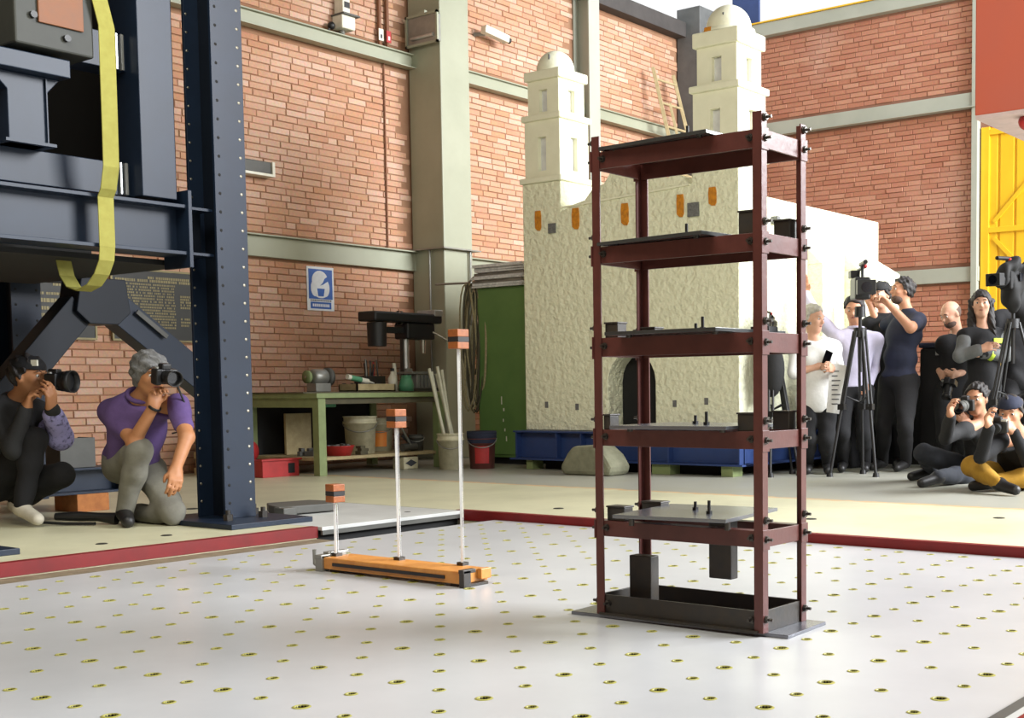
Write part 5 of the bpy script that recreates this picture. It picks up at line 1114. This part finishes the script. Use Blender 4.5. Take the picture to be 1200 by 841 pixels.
rt, i_ = person('man in black cap crouching at the left edge, filming through a long black lens', CROUCH, (.42, -.88, -.03), .0085, 'skin3', 'darkjk', 'darkcl', 'shoewht', 'cap', 'hairblk', 'long', 1.0, cap='darkcl',
       hands=dict(r=dict(d=(.1, -.35, .8), n=(.6, -.5, .1), curl=(.6, .8)), l=dict(d=(-.1, -.3, .9), n=(-.3, .3, .8), curl=(.4, .5))))
b = Blend(); b.limb(np.array(CROUCH['el'])*.75+np.array(CROUCH['sl'])*.25, CROUCH['el'], .080, .072, .03).limb(CROUCH['el'], np.array(CROUCH['el'])*.25+np.array(CROUCH['wl'])*.75, .070, .058, .03); bpart('patterned_sleeve', b, 'floral', rt, .0085, .004, 'lilac and navy patterned sleeve')
part('cap_badge', MB().obox(i_['hp'](.075, -.05, .085), (.02, .035, .035), rz(.6)), 'white', rt)
cd_ = Vector((.42, -.88, -.03)).normalized(); hc = Vector(CROUCH['hd'])
still_camera('black photo camera with long hooded lens held by the crouching man in a cap', hc+cd_*.17+Vector((0, 0, -.02)), cd_, lens=.055, lr=.056)
t = thing('strap_gear', 'black strap and buckle gear lying on the floor by the white trainers', 'gear', (4.0, 7.0, 0))
part('gear_body', MB().tube([(3.87, 7.11, .05), (3.95, 7.0, .05), (4.02, 6.92, .045), (4.08, 6.82, .035)], [.022, .03, .026, .036], 10), 'black', t); part('gear_strap', MB().tube([(3.80, 7.16, .02), (3.88, 7.02, .012), (3.98, 6.88, .012)], .009, 6), 'blackm', t)

person('grey-haired woman in white blouse and black trousers behind the red frame', WOMAN, (-.10, -1, -.12), .011, 'skin2', 'whitecl', 'darkcl', 'shoeblk', 'short', 'hairwht', 'elbow', 1.0, True, hem=.12,
       hands=dict(r=dict(curl=(.9, .9)), l=dict(curl=(.8, .9))))
t = thing('mobile_phone', 'dark phone in the grey-haired woman’s hand'.replace('’', ''), 'phone', (9.735, 5.17, .96)); t['label'] = 'small dark phone held up by the woman in the white blouse'
part('phone_body', MB().obox((9.735, 5.165, 1.01), (.012, .07, .14), Matrix.Rotation(.4, 3, 'X')), 'black', t, 0.004); part('phone_screen', MB().obox((9.727, 5.162, 1.01), (.004, .06, .12), Matrix.Rotation(.4, 3, 'X')), 'lens', t)
t = thing('paper_sheets', 'printed white sheets hanging from the hand of the woman in white', 'papers', (9.70, 5.03, .6))
part('sheet', MB().prism([(0, 0), (.13, -.02), (.17, .40), (.03, .42)], (9.64, 5.12, .55), Vector((.5, -.85, 0)).normalized(), (0, 0, 1), Vector((.85, .5, 0)).normalized(), .004), 'paper', t)
tt = MB(); ux = Vector((.5, -.85, 0)).normalized()
for k in range(8):
    p = Vector((9.635, 5.117, .62+.04*k))+ux*.045; tt.bar(p, p+ux*(.05+.012*(k % 3)), .002, .008)
part('print_lines', tt, 'ink', t, kind='stuff')
person('dark-haired man in lavender shirt with one arm raised behind the woman', LAV, (-.90, -.30, -.22), .011, 'skin', 'lavender', 'darkcl', 'shoeblk', 'short', 'hairblk', 'long', 1.0, collar='lavender', tuck=True,
       hands=dict(r=dict(d=(0, .1, 1), n=(-1, -.3, 0), curl=(.15, .2))))
person('heavy man in navy leaning to the viewfinder of the tripod video camera', CAM, (-.72, .62, .10), .011, 'skin', 'navy', 'darkcl', 'shoeblk', 'short', 'hairblk', 'short', 1.22, tuck=True,
       hands=dict(l=dict(d=(-.5, .5, .5), n=(-.6, .3, -.3), curl=(.7, .8))))
bd = Blend()
hd_ = np.array(CAM['hd']); f_ = unit((-.72, .62, .10)); s_ = unit(np.cross((0, 0, 1), f_)); u_ = np.cross(f_, s_)
bd.egg(hd_+f_*.030-u_*.075, (.068, .060, .050), [f_, s_, u_], .02); bd.cut(hd_-u_*.045, u_); bd.cut(hd_+f_*.005, -f_)
camman = [o for o in bpy.data.objects if o.get('label', '').startswith('heavy man')][0]; bd.carve(hd_+f_*.10-u_*.052, (.03, .03, .012), [f_, s_, u_]); bpart('beard', bd, 'beard', camman, .008)
person('man in dark knitted cap half hidden behind the tripod video camera', CAP, (-.78, .10, -.05), .011, 'skin2', 'darkcl', 'darkcl', 'shoeblk', 'beret', 'hairblk', 'long', 1.0, cap='darkjk')
person('bald bearded man in black T-shirt looking down beside the yellow door', BALD, (-.80, .36, -.42), .011, 'skin2', 'darkcl', 'darkcl', 'shoeblk', 'bald', 'hairblk', 'short', 1.05,
       hands=dict(r=dict(curl=(.6, .7)), l=dict(curl=(.7, .8))))
rt, i_ = person('long-haired woman in grey jacket with lime patches, arms folded', HAIR, (-.92, -.34, .05), .011, 'skin2', 'darkcl', 'darkcl', 'shoeblk', 'long', 'hairblk', 'long', 1.0, True,
       hands=dict(r=dict(curl=(.5, .5)), l=dict(curl=(.5, .5))))
pj = Vector(HAIR['sl'])*.55+Vector(HAIR['nk'])*.45
fv = Vector(i_['f']); sv = Vector(i_['s']); uv = Vector(i_['up']); mm = Matrix((sv, fv, uv)).transposed()
part('lime_patch', MB().obox(pj+fv*.135-uv*.08, (.10, .012, .045), mm), 'hivis', rt, 0.004, 'lime reflective chest patch')
b = Blend()
for q in 'rl': b.limb(HAIR['s'+q], HAIR['e'+q], .072, .060, .03).limb(HAIR['e'+q], np.array(HAIR['e'+q])*.12+np.array(HAIR['w'+q])*.88, .058, .046, .02)
bpart('sleeves', b, 'greyjk', rt, .011, .004, 'grey jacket sleeves')
part('lime_cuff', MB().tube([Vector(HAIR['el'])*.5+Vector(HAIR['wl'])*.5+Vector((0, 0, -.01)), Vector(HAIR['el'])*.38+Vector(HAIR['wl'])*.62], .055, 12), 'hivis', rt, label='lime sleeve band')
person('photographer in black at the right edge, behind the covered video camera', RIGHT, (-.85, .10, -.02), .011, 'skin', 'darkcl', 'darkcl', 'shoeblk', 'short', 'hairblk', 'long', 1.05)
person('man seated cross-legged in black jacket and dark jeans, pointing a zoom lens', SEAT1, (-.96, -.06, -.10), .010, 'skin', 'darkjk', 'jeans', 'shoeblk', 'short', 'hairblk', 'long', 1.0,
       hands=dict(r=dict(d=(-.3, 0, .8), n=(.1, -1, 0), curl=(.6, .8)), l=dict(d=(-.7, .1, .5), n=(-.2, .6, .6), curl=(.5, .7))))
h1 = Vector(SEAT1['hd']); d1 = Vector((-.96, -.06, -.10)).normalized()
still_camera('black photo camera with grey zoom lens held by the seated man in dark jeans', h1+d1*.20+Vector((0, .02, -.02)), d1, lens=.13, lr=.042, lensm='machinegrey')
person('man seated in mustard trousers and flat dark cap, holding a compact silver camera', SEAT2, (-.95, -.12, -.16), .010, 'skin', 'darkcl', 'mustard', 'shoeblk', 'beret', 'hairblk', 'long', 1.0, cap='navy',
       hands=dict(r=dict(d=(-.2, .1, .8), n=(.0, -1, 0), curl=(.6, .8)), l=dict(d=(-.5, .3, .6), n=(-.1, 1, .2), curl=(.6, .8))))
h2 = Vector(SEAT2['hd']); d2 = Vector((-.95, -.12, -.16)).normalized()
t = still_camera('silver and black compact camera held by the man in mustard trousers', h2+d2*.24+Vector((0, .03, -.05)), d2, lens=.04, lr=.032, hood=False)
c2_ = h2+d2*.24+Vector((0, .03, -.05)); dd, ss, uu = axes(d2); part('silver_top', MB().obox(c2_+uu*.046, (.05, .13, .014), Matrix((dd, ss, uu)).transposed()), 'alu', t, 0.003)

tripod('black camera tripod under the video camera beside the man in lavender', (9.80, 4.88, 1.24), [(9.55, 5.04, 0), (9.70, 4.68, 0), (10.00, 4.95, 0)])
video_camera('black shoulder video camera with red light on the centre tripod', (9.80, 4.88, 1.60), (-.82, -.55, -.04), 1.1)
tripod('black tripod at the right edge under the covered video camera', (10.52, 3.80, 1.30), [(10.15, 3.95, 0), (10.62, 3.42, 0), (10.80, 4.1, 0)], head=.12)
video_camera('video camera wrapped in a black rain cover at the right edge', (10.52, 3.80, 1.66), (-.93, .12, -.05), .95, True)
tripod('black tripod with grey bag seen through the red frame', (9.53, 5.60, 1.12), [(9.25, 5.45, 0), (9.56, 5.34, 0), (9.72, 5.5, 0)], head=.05, r=.014)
single('tripod_bag', MB().ball((9.46, 5.56, .92), (.10, .12, .24), 16, 12), 'darkjk', 'dark grey bag hung on the tripod seen through the red frame', 'bag')
video_camera('small black video camera on the tripod seen through the red frame', (9.53, 5.60, 1.31), (-.9, -.3, 0), .55)
t = thing('dark_infill_tall', 'tall added black case standing between the heavy man and the bald man', 'case', (11.2, 4.85, 0))  # black box added to fill the dark between the two men
part('infill_body', B(11.0, 11.35, 4.47, 4.87, .0, 1.12), 'darkcl', t, 0.03); part('infill_lid', B(10.99, 11.36, 4.46, 4.88, 1.12, 1.17), 'navy', t, 0.02); part('latch', B(10.98, 11.0, 4.64, 4.70, 1.05, 1.13), 'alu', t)
t = still_camera('black photo camera hanging in the hands of the bald man', (10.83, 4.50, .79), (-.5, 0, -1), (-1, 0, .2), lens=.09)
t = thing('dark_infill_low', 'low added black case on the floor behind the legs of the man in lavender', 'case', (10.85, 5.5, 0))  # made-up black box, fills the dark behind the legs
part('infill_body', B(10.6, 11.3, 5.36, 5.60, 0, .70), 'darkcl', t, 0.02); part('infill_edge', B(10.59, 11.31, 5.35, 5.61, .70, .73), 'black', t, 0.01)
t = thing('dark_infill_low', 'wide added black case on the floor behind the legs of the heavy man', 'case', (11.5, 5.0, 0))  # second made-up box keeping the area behind the group dark
part('infill_body', B(11.4, 11.8, 4.70, 5.55, 0, .84), 'darkcl', t, 0.02); part('infill_edge', B(11.39, 11.81, 4.69, 5.56, .84, .87), 'black', t, 0.01)
